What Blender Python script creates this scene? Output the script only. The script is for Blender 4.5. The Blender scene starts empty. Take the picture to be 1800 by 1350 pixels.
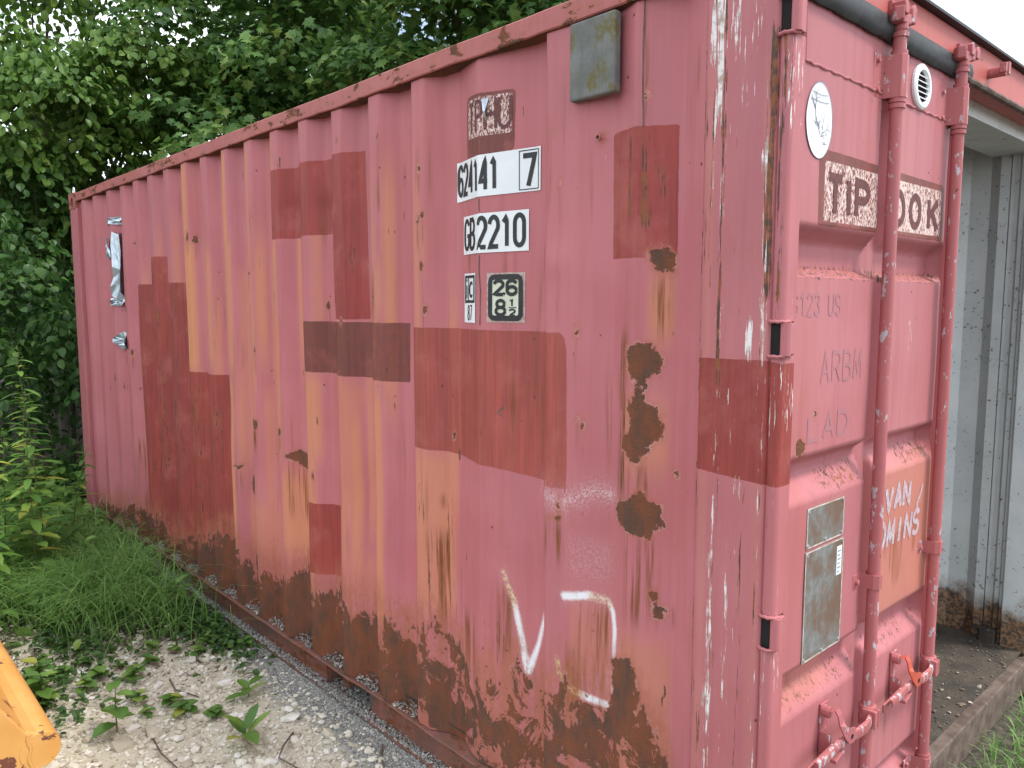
import bpy, bmesh, math, random
import numpy as np
from mathutils import Vector, Matrix
random.seed(7); RNG = np.random.default_rng(11)
R = math.radians
scene = bpy.context.scene
COL = scene.collection

# ------------------------------------------------------------------ camera
cam_d = bpy.data.cameras.new('camera'); cam = bpy.data.objects.new('camera', cam_d); COL.objects.link(cam)
cam_d.sensor_fit = 'HORIZONTAL'; cam_d.sensor_width = 36.0; cam_d.lens = 27.435
cam_d.clip_start = 0.05; cam_d.clip_end = 2000
cam.location = (0.895, -1.657, 1.741)
cam.rotation_euler = (R(90 - 5.884), 0, R(47.45))
scene.camera = cam
# ------------------------------------------------------------------ sky and sun (bright, mostly clouded)
SUN_DIR = Vector((0.44, 0.30, 0.85)).normalized()
SUN_EL = math.asin(SUN_DIR.z); SUN_ROT = math.atan2(SUN_DIR.x, SUN_DIR.y)
world = bpy.data.worlds.new('World'); scene.world = world; world.use_nodes = True
wn = world.node_tree.nodes; wl = world.node_tree.links; wn.clear()
w_out = wn.new('ShaderNodeOutputWorld'); w_bg = wn.new('ShaderNodeBackground'); w_sky = wn.new('ShaderNodeTexSky')
w_sky.sky_type = 'NISHITA'; w_sky.sun_disc = False; w_sky.sun_elevation = SUN_EL; w_sky.sun_rotation = SUN_ROT
w_sky.air_density = 1.0; w_sky.dust_density = 1.5
w_tc = wn.new('ShaderNodeTexCoord'); w_map = wn.new('ShaderNodeMapping'); w_map.inputs['Scale'].default_value = (1.0, 1.0, 2.6)
w_noise = wn.new('ShaderNodeTexNoise'); w_noise.inputs['Scale'].default_value = 2.3; w_noise.inputs['Detail'].default_value = 6; w_noise.inputs['Roughness'].default_value = 0.55
w_ramp = wn.new('ShaderNodeValToRGB'); w_ramp.color_ramp.elements[0].position = 0.36; w_ramp.color_ramp.elements[1].position = 0.56
w_ramp.color_ramp.elements[0].color = (0.12, 0.12, 0.12, 1); w_ramp.color_ramp.elements[1].color = (1, 1, 1, 1)
w_mix = wn.new('ShaderNodeMix'); w_mix.data_type = 'RGBA'
w_mix.inputs[7].default_value = (9.3, 9.9, 10.5, 1)
wl.new(w_tc.outputs['Generated'], w_map.inputs['Vector']); wl.new(w_map.outputs['Vector'], w_noise.inputs['Vector'])
wl.new(w_noise.outputs['Fac'], w_ramp.inputs['Fac']); wl.new(w_ramp.outputs['Color'], w_mix.inputs[0])
wl.new(w_sky.outputs['Color'], w_mix.inputs[6]); wl.new(w_mix.outputs[2], w_bg.inputs['Color'])
w_bg.inputs['Strength'].default_value = 0.10
wl.new(w_bg.outputs['Background'], w_out.inputs['Surface'])
sun_d = bpy.data.lights.new('sun', 'SUN'); sun_d.energy = 1.5; sun_d.angle = R(12); sun_d.color = (1.0, 0.95, 0.88)
sun = bpy.data.objects.new('sun', sun_d); COL.objects.link(sun); sun.location = (4, 3, 8)
sun.rotation_euler = (-SUN_DIR).to_track_quat('-Z', 'Y').to_euler()
scene.view_settings.view_transform = 'Standard'; scene.view_settings.look = 'None'
scene.view_settings.exposure = 1.19; scene.view_settings.gamma = 1.0; scene.view_settings.use_curve_mapping = False

# ------------------------------------------------------------------ object helpers
def tag(o, label=None, cat=None, group=None, kind=None):
    if label: o['label'] = label
    if cat: o['category'] = cat
    if group: o['group'] = group
    if kind: o['kind'] = kind
    return o
def thing(name, loc, label, cat, group=None, rz=0.0):
    o = bpy.data.objects.new(name, None); COL.objects.link(o); o.empty_display_size = 0.1
    o.location = loc; o.rotation_euler = (0, 0, rz)
    return tag(o, label, cat, group)
def link(name, me, parent=None):
    o = bpy.data.objects.new(name, me); COL.objects.link(o)
    if parent is not None: o.parent = parent
    return o
def mesh_np(name, V, F, mats, smooth=True, midx=None):
    """V (n,3) array, F list/array of faces (all same length if array)"""
    me = bpy.data.meshes.new(name)
    V = np.asarray(V, np.float32)
    if isinstance(F, np.ndarray):
        n, k = F.shape
        me.vertices.add(len(V)); me.vertices.foreach_set('co', V.ravel())
        me.loops.add(n * k); me.loops.foreach_set('vertex_index', F.astype(np.int32).ravel())
        me.polygons.add(n); me.polygons.foreach_set('loop_start', np.arange(0, n * k, k, dtype=np.int32))
        me.polygons.foreach_set('loop_total', np.full(n, k, np.int32))
        me.update(calc_edges=True)
    else:
        me.from_pydata([tuple(v) for v in V], [], F)
    if not isinstance(mats, (list, tuple)): mats = [mats]
    for m in mats: me.materials.append(m)
    me.polygons.foreach_set('use_smooth', np.full(len(me.polygons), smooth, bool))
    if midx is not None: me.polygons.foreach_set('material_index', np.asarray(midx, np.int32))
    me.update()
    return me
def attr(me, name, vals):
    a = me.attributes.new(name, 'FLOAT', 'POINT'); a.data.foreach_set('value', np.asarray(vals, np.float32))

class MB:
    """collects simple solids into one mesh"""
    def __init__(s): s.v = []; s.f = []; s.m = []
    def add(s, V, F, mi=0):
        b = len(s.v); s.v += [tuple(v) for v in V]; s.f += [tuple(i + b for i in f) for f in F]; s.m += [mi] * len(F); return s
    def box(s, x0, x1, y0, y1, z0, z1, mi=0, M=None):
        V = [Vector(c) for c in ((x0,y0,z0),(x1,y0,z0),(x1,y1,z0),(x0,y1,z0),(x0,y0,z1),(x1,y0,z1),(x1,y1,z1),(x0,y1,z1))]
        if M is not None: V = [M @ v for v in V]
        return s.add(V, [(0,3,2,1),(4,5,6,7),(0,1,5,4),(1,2,6,5),(2,3,7,6),(3,0,4,7)], mi)
    def tube(s, pts, rad, n=10, mi=0, cap=True):
        pts = [Vector(p) for p in pts]
        if not hasattr(rad, '__len__'): rad = [rad] * len(pts)
        V = []; F = []
        prev = None
        for i, p in enumerate(pts):
            t = (pts[min(i + 1, len(pts) - 1)] - pts[max(i - 1, 0)]).normalized()
            if prev is None:
                a = Vector((0, 0, 1)) if abs(t.z) < .9 else Vector((1, 0, 0))
                u = t.cross(a).normalized()
            else:
                u = (prev - t * prev.dot(t)).normalized()
            prev = u; w = t.cross(u)
            for k in range(n):
                a = 2 * math.pi * k / n
                V.append(p + (u * math.cos(a) + w * math.sin(a)) * rad[i])
        for i in range(len(pts) - 1):
            for k in range(n):
                F.append((i*n+k, i*n+(k+1)%n, (i+1)*n+(k+1)%n, (i+1)*n+k))
        if cap:
            F.append(tuple(range(n - 1, -1, -1))); F.append(tuple(range((len(pts)-1)*n, len(pts)*n)))
        return s.add(V, F, mi)
    def prism(s, poly, h0, h1, axis='z', mi=0):
        """poly list of 2D points extruded along axis"""
        def P(a, b, h): return {'z': (a, b, h), 'y': (a, h, b), 'x': (h, a, b)}[axis]
        n = len(poly)
        V = [P(a, b, h0) for a, b in poly] + [P(a, b, h1) for a, b in poly]
        F = [(i, (i+1) % n, n+(i+1) % n, n+i) for i in range(n)] + [tuple(range(n-1, -1, -1)), tuple(range(n, 2*n))]
        return s.add(V, F, mi)
    def sheet(s, P, mi=0):
        """P grid (list of rows of points)"""
        r = len(P); c = len(P[0])
        V = [q for row in P for q in row]
        F = [(i*c+j, i*c+j+1, (i+1)*c+j+1, (i+1)*c+j) for i in range(r-1) for j in range(c-1)]
        return s.add(V, F, mi)
    def build(s, name, mats, parent=None, smooth=False, bevel=0.0, fixn=True):
        me = mesh_np(name, np.array(s.v), s.f, mats, smooth, s.m)
        if fixn:
            bm = bmesh.new(); bm.from_mesh(me); bmesh.ops.recalc_face_normals(bm, faces=bm.faces); bm.to_mesh(me); bm.free()
        o = link(name, me, parent)
        if bevel:
            b = o.modifiers.new('bevel', 'BEVEL'); b.width = bevel; b.segments = 2; b.limit_method = 'ANGLE'; b.angle_limit = R(40)
        if smooth:
            me.set_sharp_from_angle(angle=R(42))
        return o

# ------------------------------------------------------------------ node helper
class NG:
    def __init__(s, name):
        s.mat = bpy.data.materials.new(name); s.mat.use_nodes = True
        s.t = s.mat.node_tree; s.t.nodes.clear()
        s.out = s.t.nodes.new('ShaderNodeOutputMaterial')
        s.tc = s.t.nodes.new('ShaderNodeTexCoord'); s.P = s.tc.outputs['Object']
    def _in(s, sock, v):
        if v is None: return
        if hasattr(v, 'is_output'): s.t.links.new(v, sock)
        elif isinstance(v, (tuple, list)):
            sock.default_value = tuple(v) + ((1,) if len(v) == 3 and len(sock.default_value) == 4 else ())
        else: sock.default_value = v
    def math(s, op, a, b=None, c=None, clamp=False):
        n = s.t.nodes.new('ShaderNodeMath'); n.operation = op; n.use_clamp = clamp
        s._in(n.inputs[0], a); s._in(n.inputs[1], b); s._in(n.inputs[2], c); return n.outputs[0]
    def mix(s, f, a, b, blend='MIX'):
        n = s.t.nodes.new('ShaderNodeMix'); n.data_type = 'RGBA'; n.blend_type = blend
        s._in(n.inputs[0], f); s._in(n.inputs[6], a); s._in(n.inputs[7], b); return n.outputs[2]
    def fmix(s, f, a, b):
        n = s.t.nodes.new('ShaderNodeMix'); n.data_type = 'FLOAT'
        s._in(n.inputs[0], f); s._in(n.inputs[2], a); s._in(n.inputs[3], b); return n.outputs[0]
    def map(s, sc=(1,1,1), loc=(0,0,0), vec=None):
        n = s.t.nodes.new('ShaderNodeMapping'); s.t.links.new(vec or s.P, n.inputs['Vector'])
        n.inputs['Scale'].default_value = sc; n.inputs['Location'].default_value = loc; return n.outputs[0]
    def noise(s, scale, detail=4, rough=.55, vec=None, dist=0.0, col=False):
        n = s.t.nodes.new('ShaderNodeTexNoise'); s.t.links.new(vec or s.P, n.inputs['Vector'])
        n.inputs['Scale'].default_value = scale; n.inputs['Detail'].default_value = detail
        n.inputs['Roughness'].default_value = rough; n.inputs['Distortion'].default_value = dist
        return n.outputs['Color' if col else 'Fac']
    def voro(s, scale, vec=None, out='Distance', feature='F1'):
        n = s.t.nodes.new('ShaderNodeTexVoronoi'); n.feature = feature; s.t.links.new(vec or s.P, n.inputs['Vector'])
        n.inputs['Scale'].default_value = scale; return n.outputs[out]
    def attr(s, name):
        n = s.t.nodes.new('ShaderNodeAttribute'); n.attribute_name = name; return n.outputs['Fac']
    def step(s, v, lo, hi):
        n = s.t.nodes.new('ShaderNodeMapRange'); n.interpolation_type = 'SMOOTHSTEP'
        s._in(n.inputs[0], v); n.inputs[1].default_value = lo; n.inputs[2].default_value = hi; return n.outputs[0]
    def ramp(s, f, stops):
        n = s.t.nodes.new('ShaderNodeValToRGB'); s._in(n.inputs[0], f); e = n.color_ramp.elements
        while len(e) < len(stops): e.new(.5)
        for k, (p, c) in enumerate(stops): e[k].position = p; e[k].color = tuple(c) + (1,)
        return n.outputs[0]
    def sep(s, vec=None):
        n = s.t.nodes.new('ShaderNodeSeparateXYZ'); s.t.links.new(vec or s.P, n.inputs[0]); return n.outputs
    def bump(s, h, strength=.4, dist=.01):
        n = s.t.nodes.new('ShaderNodeBump'); s._in(n.inputs['Height'], h); n.inputs['Strength'].default_value = strength
        n.inputs['Distance'].default_value = dist; return n.outputs[0]
    def finish(s, color, rough=.6, metal=0.0, normal=None, spec=.5, trans=None):
        b = s.t.nodes.new('ShaderNodeBsdfPrincipled')
        s._in(b.inputs['Base Color'], color); s._in(b.inputs['Roughness'], rough); s._in(b.inputs['Metallic'], metal)
        b.inputs['Specular IOR Level'].default_value = spec
        if normal is not None: s.t.links.new(normal, b.inputs['Normal'])
        sh = b.outputs[0]
        if trans is not None:
            tr = s.t.nodes.new('ShaderNodeBsdfTranslucent'); s._in(tr.inputs['Color'], color)
            m = s.t.nodes.new('ShaderNodeMixShader'); m.inputs[0].default_value = trans
            s.t.links.new(sh, m.inputs[1]); s.t.links.new(tr.outputs[0], m.inputs[2]); sh = m.outputs[0]
        s.t.links.new(sh, s.out.inputs['Surface']); return s.mat

PINK = (0.445, 0.139, 0.152)
def paint_master(name, base=PINK, edge_rust=0.0, wear=1.0, chips=0.0, full=True, rough=.5):
    """weathered red paint on steel; the m_* attributes say where other coats, rust and marks lie"""
    g = NG(name)
    fine = g.noise(160, 3, .6)
    mid = g.noise(28, 5, .62)
    low = g.noise(2.2, 4, .55)
    streak = g.noise(1.0, 5, .6, vec=g.map((34, 34, 1.6)))
    streak2 = g.noise(1.0, 4, .6, vec=g.map((90, 90, 3.5), (3, 1, 7)))
    rag = g.math('ADD', g.math('MULTIPLY', g.math('SUBTRACT', mid, .5), .30), g.math('MULTIPLY', g.math('SUBTRACT', fine, .5), .10))
    col = g.mix(g.step(low, .3, .7), base, tuple(c * k for c, k in zip(base, (1.12, 1.22, 1.22))))
    hue = g.noise(1.0, 4, .6, vec=g.map((3.2, 3.2, .7), (8, 3, 1)))
    col = g.mix(g.math('MULTIPLY', g.step(hue, .50, .70), .5), col, (0.45, 0.135, 0.125))
    col = g.mix(g.math('MULTIPLY', g.step(hue, .48, .30), .45), col, (0.38, 0.132, 0.158))
    col = g.mix(g.math('MULTIPLY', g.step(streak, .45, .75), .34 * wear), col, tuple(c * k for c, k in zip(base, (.86, .80, .76))))
    col = g.mix(g.math('MULTIPLY', g.step(streak2, .55, .8), .20 * wear), col, (0.50, 0.25, 0.20))
    rust = 0.0
    if full:
        org = g.attr('m_org')
        ofac = g.math('MULTIPLY', org, g.math('ADD', .45, g.math('MULTIPLY', streak, .75)), clamp=True)
        col = g.mix(ofac, col, g.mix(streak2, (0.62, 0.22, 0.085), (0.56, 0.27, 0.16)))
        def coat(col, nm, c1, c2, nz, amp=.026):
            m = g.step(g.math('ADD', g.attr(nm), g.math('MULTIPLY', g.math('SUBTRACT', mid, .5), amp)), .497, .503)
            brush = g.math('ADD', g.math('MULTIPLY', streak2, .6), g.math('MULTIPLY', hue, .6))
            cc = g.mix(g.math('MULTIPLY', g.step(brush, .46, .74), .72), g.mix(nz, c1, c2), tuple(v * .68 for v in c2))
            cc = g.mix(g.math('MULTIPLY', g.step(g.noise(5, 5, .65), .50, .70), .50), cc, (0.41, 0.125, 0.105))
            return g.mix(g.math('MULTIPLY', m, .94), col, cc), m
        col, _ = coat(col, 'm_big', (0.41, 0.088, 0.068), (0.34, 0.080, 0.066), g.step(streak, .35, .7), .03)
        col, _ = coat(col, 'm_red', (0.36, 0.060, 0.047), (0.28, 0.052, 0.044), g.step(g.math('ADD', g.math('MULTIPLY', streak, .5), g.math('MULTIPLY', low, .5)), .35, .65))
        col, _ = coat(col, 'm_mar', (0.22, 0.060, 0.048), (0.17, 0.058, 0.046), g.step(mid, .35, .65))
        # bare primer showing through the scraped lettering fields
        mot = g.math('MULTIPLY', g.step(g.attr('m_mot'), .495, .51), g.step(g.math('ADD', g.noise(120, 4, .7, vec=g.map((1.5, 1.5, .7))), g.math('MULTIPLY', g.math('SUBTRACT', low, .5), .35)), .455, .51))
        col = g.mix(mot, col, (0.72, 0.55, 0.50))
        # run-off stains
        stn = g.math('MULTIPLY', g.attr('m_stn'), g.step(g.math('ADD', g.math('MULTIPLY', streak, .7), g.math('MULTIPLY', streak2, .7)), .62, .86), clamp=True)
        col = g.mix(stn, col, g.mix(mid, (0.25, 0.075, 0.022), (0.15, 0.055, 0.025)))
        # scratches and scuffs
        sc = g.noise(1.0, 6, .7, vec=g.map((150, 150, 9), (2, 9, 4)))
        scr = g.step(g.math('ADD', sc, g.math('MULTIPLY', g.math('SUBTRACT', g.attr('m_scr'), 1.0), .32)), .515, .535)
        col = g.mix(scr, col, g.mix(g.step(mid, .45, .6), (0.78, 0.74, 0.72), (0.42, 0.36, 0.30)))
        scd = g.step(g.math('ADD', g.noise(1.0, 6, .7, vec=g.map((110, 110, 5), (7, 1, 2))), g.math('MULTIPLY', g.math('SUBTRACT', g.attr('m_scd'), 1.0), .32)), .50, .535)
        col = g.mix(scd, col, g.mix(g.step(mid, .42, .6), (0.085, 0.048, 0.034), (0.24, 0.085, 0.035)))
        # sprayed paint
        wv = g.attr('m_white')
        wm = g.step(g.math('ADD', wv, g.math('MULTIPLY', g.math('SUBTRACT', fine, .5), .05)), .46, .53)
        wy = g.attr('m_wy')
        gone = g.math('MULTIPLY', wy, g.step(g.noise(90, 4, .7), .44, .56))
        wm = g.math('MULTIPLY', wm, g.math('SUBTRACT', 1.0, gone, clamp=True))
        col = g.mix(wm, col, g.mix(wy, (0.80, 0.80, 0.82), (0.62, 0.45, 0.22)))
        hz = g.math('MULTIPLY', g.attr('m_haze'), g.step(fine, .35, .75))
        col = g.mix(hz, col, (0.72, 0.60, 0.62))
        # bare rust: blobs and the eaten lower band
        rb = g.math('ADD', g.attr('m_rust'), rag)
        bandn = g.noise(1.0, 6, .70, vec=g.map((16, 16, 3.4), (1, 4, 2)))
        isl = g.noise(8, 7, .72, vec=g.map((1, 1, .8), (5, 2, 8)), dist=.6)
        isl2 = g.noise(26, 5, .7, vec=g.map((1, 1, .8), (1, 7, 3)))
        bv = g.math('ADD', g.attr('m_band'), g.math('MULTIPLY', g.math('SUBTRACT', bandn, .5), 1.05))
        bv = g.math('SUBTRACT', bv, g.math('MULTIPLY', g.math('MULTIPLY', g.step(isl, .47, .58), .62), g.attr('m_isl')))
        bv = g.math('SUBTRACT', bv, g.math('MULTIPLY', g.math('MULTIPLY', g.step(isl2, .55, .66), .30), g.attr('m_isl')))
        bv = g.math('ADD', bv, g.math('MULTIPLY', rag, .5))
        halo = g.math('MAXIMUM', g.step(rb, .41, .5), g.step(bv, .0, .5))
        spk = g.step(g.noise(75, 4, .7, vec=g.map((1, 1, .5), (6, 6, 1))), .44, .62)
        zone = g.step(g.math('ADD', g.attr('m_band'), g.math('MULTIPLY', g.math('SUBTRACT', bandn, .5), .8)), .0, .45)
        col = g.mix(g.math('MULTIPLY', g.math('MULTIPLY', zone, spk), .38), col, (0.27, 0.10, 0.06))
        col = g.mix(g.math('MULTIPLY', g.math('MULTIPLY', g.step(g.attr('m_band'), .02, .5), g.step(streak, .42, .62)), .6), col, g.mix(mid, (0.40, 0.15, 0.07), (0.30, 0.11, 0.06)))
        col = g.mix(g.math('MULTIPLY', halo, .60), col, g.mix(mid, (0.44, 0.145, 0.085), (0.36, 0.125, 0.09)))
        rim = g.math('MULTIPLY', g.math('MAXIMUM', g.step(rb, .470, .494), g.step(bv, .455, .488)), g.step(g.noise(18, 4, .6, vec=g.map((1, 1, 1), (4, 1, 6))), .44, .56))
        col = g.mix(g.math('MULTIPLY', rim, .65), col, (0.56, 0.27, 0.25))
        rust = g.math('MAXIMUM', g.step(rb, .495, .515), g.step(bv, .475, .53))
    # pin-prick rust
    pv = g.voro(16, out='Distance'); pw = g.noise(3.1, 2, .5, vec=g.map((1, 1, 1), (9, 9, 9)))
    pits = g.math('MULTIPLY', g.step(g.math('ADD', pv, g.math('MULTIPLY', g.math('SUBTRACT', fine, .5), .18)), .085, .05), g.step(pw, .52, .60))
    rust = g.math('MAXIMUM', rust, pits) if full else pits
    if edge_rust > 0:
        er = g.math('ADD', g.math('MULTIPLY', g.noise(7, 6, .7, vec=g.map((1, 1, 2.2), (4, 4, 1))), 1.0), g.math('MULTIPLY', rag, .4))
        em = g.step(er, .66 - .14 * edge_rust, .68 - .14 * edge_rust)
        col = g.mix(g.math('MULTIPLY', g.step(er, .50 - .14 * edge_rust, .70 - .14 * edge_rust), .5), col, (0.33, 0.11, 0.06))
        rust = g.math('MAXIMUM', rust, em)
    if chips > 0:
        ch = g.step(g.noise(1.0, 5, .65, vec=g.map((48, 48, 22), (2, 2, 5))), .70 - .12 * chips, .72 - .12 * chips)
        col = g.mix(ch, col, g.mix(mid, (0.55, 0.50, 0.50), (0.36, 0.36, 0.40)))
    rn = g.noise(14, 6, .7, vec=g.map((1, 1, .6), (2, 6, 3)))
    rcol = g.ramp(rn, [(.26, (0.085, 0.056, 0.045)), (.42, (0.13, 0.066, 0.044)), (.53, (0.20, 0.072, 0.038)), (.64, (0.25, 0.080, 0.036)), (.80, (0.15, 0.092, 0.072))])
    rcol = g.mix(g.math('MULTIPLY', g.step(streak, .5, .72), .6), rcol, (0.25, 0.085, 0.028))
    rcol = g.mix(g.math('MULTIPLY', fine, .5), rcol, (0.075, 0.048, 0.038))
    col = g.mix(rust, col, rcol)
    h = g.math('ADD', g.math('MULTIPLY', rust, -.7), g.math('ADD', g.math('MULTIPLY', mid, .10), g.math('MULTIPLY', g.math('MULTIPLY', fine, rust), .8)))
    rgh = g.fmix(rust, g.math('ADD', rough - .06, g.math('MULTIPLY', low, .14)), .92)
    return g.finish(col, rgh, normal=g.bump(h, .7, .0055), spec=.22)

def simple(name, c1, c2=None, scale=20, rough=.6, metal=0.0, bump=.0, detail=5, stretch=(1,1,1), spec=.4):
    g = NG(name); n = g.noise(scale, detail, .62, vec=g.map(stretch))
    c2 = c2 or tuple(c * .7 for c in c1)
    return g.finish(g.mix(g.step(n, .3, .7), c1, c2), rough, metal, g.bump(n, bump, .004) if bump else None, spec)

M_WALL = paint_master('side_paint')
M_DOOR = paint_master('door_paint', base=(0.425, 0.147, 0.158), wear=1.5)
M_POST = paint_master('post_paint', base=(0.43, 0.14, 0.15), wear=1.2)
M_RAIL = paint_master('rail_paint', base=(0.41, 0.125, 0.12), wear=1.9, edge_rust=.72, full=False)
M_BAR = paint_master('bar_paint', base=(0.40, 0.122, 0.125), chips=.8, full=False)
M_HEAD = paint_master('header_paint', base=(0.45, 0.115, 0.098), full=False, wear=.8)
M_LOWRAIL = paint_master('low_rail_paint', base=(0.125, 0.072, 0.058), edge_rust=.7, full=False, wear=1.3, rough=.7)
M_RUST_SHADE = simple('rust_and_shade_brown', (0.055, 0.030, 0.020), (0.15, 0.06, 0.03), 9, .95, 0, .5)  # rust brown, dark enough to carry the shade under the top rail
M_GASKET = simple('gasket_rubber', (0.018, 0.020, 0.022), (0.035, 0.037, 0.038), 40, .55)
M_WHITE = simple('sticker_white', (0.80, 0.82, 0.82), (0.74, 0.77, 0.78), 8, .35)
M_INK = simple('sticker_ink', (0.012, 0.013, 0.014), (0.025, 0.025, 0.026), 40, .45)
M_CREAM = simple('plate_cream', (0.55, 0.58, 0.42), (0.66, 0.68, 0.58), 14, .3)
M_ZINC = simple('zinc', (0.50, 0.52, 0.53), (0.36, 0.37, 0.37), 18, .45, .5)
M_FOIL = simple('foil', (0.55, 0.62, 0.68), (0.38, 0.43, 0.48), 30, .28, .75, .3)
M_BLACK = simple('dark_gap', (0.01, 0.009, 0.009), (0.015, 0.013, 0.012), 30, .9)
M_INLETTER = simple('old_letter', (0.10, 0.032, 0.035), (0.17, 0.06, 0.055), 120, .7)
M_REDCATCH = simple('orange_red_paint', (0.55, 0.10, 0.06), (0.45, 0.09, 0.06), 30, .5)
def m_ventcover():
    g = NG('weathered_zinc'); n = g.noise(9, 6, .65); m = g.noise(22, 6, .7, vec=g.map((1, 1, .6), (3, 3, 3)))
    c = g.mix(g.step(n, .3, .7), (0.115, 0.118, 0.108), (0.20, 0.205, 0.195))
    c = g.mix(g.step(g.math('ADD', m, g.math('MULTIPLY', g.math('SUBTRACT', n, .5), .5)), .50, .64), c, (0.13, 0.108, 0.035))
    return g.finish(g.mix(g.math('MULTIPLY', g.step(g.noise(1.0, 4, .6, vec=g.map((40, 40, 3))), .45, .7), .5), c, (0.085, 0.085, 0.07)), .75, .0, g.bump(m, .3, .003))
M_COVER = m_ventcover()
def m_dataplate():
    g = NG('data_plate'); n = g.noise(9, 6, .65); m = g.noise(40, 5, .7)
    c = g.mix(g.step(m, .3, .7), (0.30, 0.32, 0.31), (0.21, 0.21, 0.20))
    c = g.mix(g.math('MULTIPLY', g.step(n, .38, .62), .85), c, g.mix(m, (0.17, 0.085, 0.045), (0.24, 0.15, 0.10)))
    return g.finish(c, .5, .35, g.bump(m, .2, .002))
M_PLATE = m_dataplate()
M_GREYIN = None
def m_inside():
    g = NG('inside_grey_paint'); n = g.noise(5, 6, .65); f = g.noise(60, 4, .65); z = g.sep()[2]
    c = g.mix(g.step(n, .3, .7), (0.73, 0.755, 0.745), (0.62, 0.65, 0.645))
    c = g.mix(g.step(g.math('ADD', f, g.math('MULTIPLY', n, .35)), .80, .86), c, (0.16, 0.12, 0.09))
    lowm = g.step(g.math('ADD', z, g.math('MULTIPLY', g.math('SUBTRACT', n, .5), .55)), .42, .26)
    c = g.mix(lowm, c, g.mix(g.step(f, .42, .58), (0.075, 0.055, 0.045), (0.30, 0.17, 0.09)))
    return g.finish(c, .55, normal=g.bump(f, .2, .003))
M_INSIDE = m_inside()
def m_floor():
    g = NG('dirty_plywood'); n = g.noise(7, 7, .7); f = g.noise(70, 5, .7); gr = g.noise(1.0, 4, .6, vec=g.map((60, 8, 20)))
    c = g.mix(g.step(n, .35, .65), (0.075, 0.058, 0.042), (0.025, 0.021, 0.018))
    c = g.mix(g.math('MULTIPLY', gr, .3), c, (0.10, 0.072, 0.048))
    c = g.mix(g.step(f, .64, .70), c, (0.33, 0.29, 0.23))
    return g.finish(c, .85, normal=g.bump(g.math('ADD', n, f), .5, .006))
M_FLOOR = m_floor()
M_SILL = simple('worn_sill', (0.17, 0.125, 0.10), (0.08, 0.052, 0.04), 16, .8, 0, .4)

# ------------------------------------------------------------------ signed distances for the painted marks
def psdf(x, z, poly):
    d = np.full(x.shape, 1e9); ins = np.zeros(x.shape, bool); n = len(poly)
    for i in range(n):
        ax, az = poly[i]; bx, bz = poly[(i + 1) % n]
        ex, ez = bx - ax, bz - az; wx, wz = x - ax, z - az
        t = np.clip((wx * ex + wz * ez) / (ex * ex + ez * ez + 1e-12), 0, 1)
        d = np.minimum(d, (wx - ex * t) ** 2 + (wz - ez * t) ** 2)
        c1 = (az > z) != (bz > z)
        with np.errstate(divide='ignore', invalid='ignore'):
            xi = ax + (z - az) * ex / (ez if abs(ez) > 1e-9 else 1e-9)
        ins ^= c1 & (x < xi)
    d = np.sqrt(d); return np.where(ins, d, -d)
def lsdf(x, z, pts, w):
    d = np.full(x.shape, 1e9)
    for i in range(len(pts) - 1):
        (ax, az), (bx, bz) = pts[i], pts[i + 1]; ex, ez = bx - ax, bz - az
        t = np.clip(((x - ax) * ex + (z - az) * ez) / (ex * ex + ez * ez + 1e-12), 0, 1)
        dd = np.hypot(x - ax - ex * t, z - az - ez * t) - (w[i] + (w[i + 1] - w[i]) * t)
        d = np.minimum(d, dd)
    return -d
enc = lambda s: np.clip(.5 + s / .2, 0, 1)
def union(x, z, polys):
    s = np.full(x.shape, -1e3)
    for q in polys: s = np.maximum(s, psdf(x, z, q))
    return s
def softbox(x, z, x0, x1, z0, z1, ex, ez):
    sm = lambda t: np.clip(t, 0, 1) ** 2 * (3 - 2 * np.clip(t, 0, 1))
    return sm((x - x0) / ex + .5) * sm((x1 - x) / ex + .5) * sm((z - z0) / ez + .5) * sm((z1 - z) / ez + .5)

# ------------------------------------------------------------------ the shipping container
BOX = thing('shipping_container', (0, 0, 0), 'faded pink-red steel shipping container with rust patches and one door open', 'container')
L, W, H = 6.058, 2.438, 2.591
# corrugation profile of the long side: (x, depth behind the outer face)
lefts = [-5.745, -5.457, -5.113, -4.805, -4.522, -4.244] + [-1.452 - .2785 * k for k in range(9, -1, -1)]
prof = [(-5.90, .020), (-5.80, .034)]
for i, l in enumerate(lefts):
    nx = lefts[i + 1] if i + 1 < len(lefts) else -1.18
    prof += [(l, .006), (l + .070, .006), (l + .140, .042), (nx - .072, .042)]
prof[-1] = (-1.235, .042)
prof += [(-1.086, .007), (-.86, .040), (-.805, .040), (-.772, .006), (-.655, .006), (-.535, .030), (-.442, .008), (-.318, .040), (-.236, .014), (-.222, .014)]
PX = np.array([a for a, b in prof]); PY = np.array([.010 + (b - .006) * 1.34 for a, b in prof])
def wall_y(x, z=None): return np.interp(x, PX, PY)
def dents(x, z):
    d = .0016 * np.sin(x * 3.1 + 1.3 * np.sin(z * 2.1)) + .0013 * np.sin(z * 4.3 + x * 1.7) + .0008 * np.sin(x * 11 + z * 7)
    for cx, cz, r, a in ((-2.42, 2.16, .06, .010), (-2.14, 2.15, .05, .008), (-.73, 1.86, .05, -.007), (-1.9, .95, .12, .008), (-3.2, 1.2, .15, .008), (-.97, 1.39, .05, .006), (-.62, .95, .10, .007), (-4.9, 1.1, .1, .01)):
        d = d + a * np.exp(-((x - cx) ** 2 + (z - cz) ** 2) / r ** 2)
    return d
xs = [PX[0]]
for a, b in zip(PX[:-1], PX[1:]):
    n = max(2, int(math.ceil((b - a) / (.010 if a > -2.0 else .012)))); xs += list(a + (b - a) * np.arange(1, n + 1) / n)
xs = np.array(xs); zs = np.linspace(.138, 2.526, 240)
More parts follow.
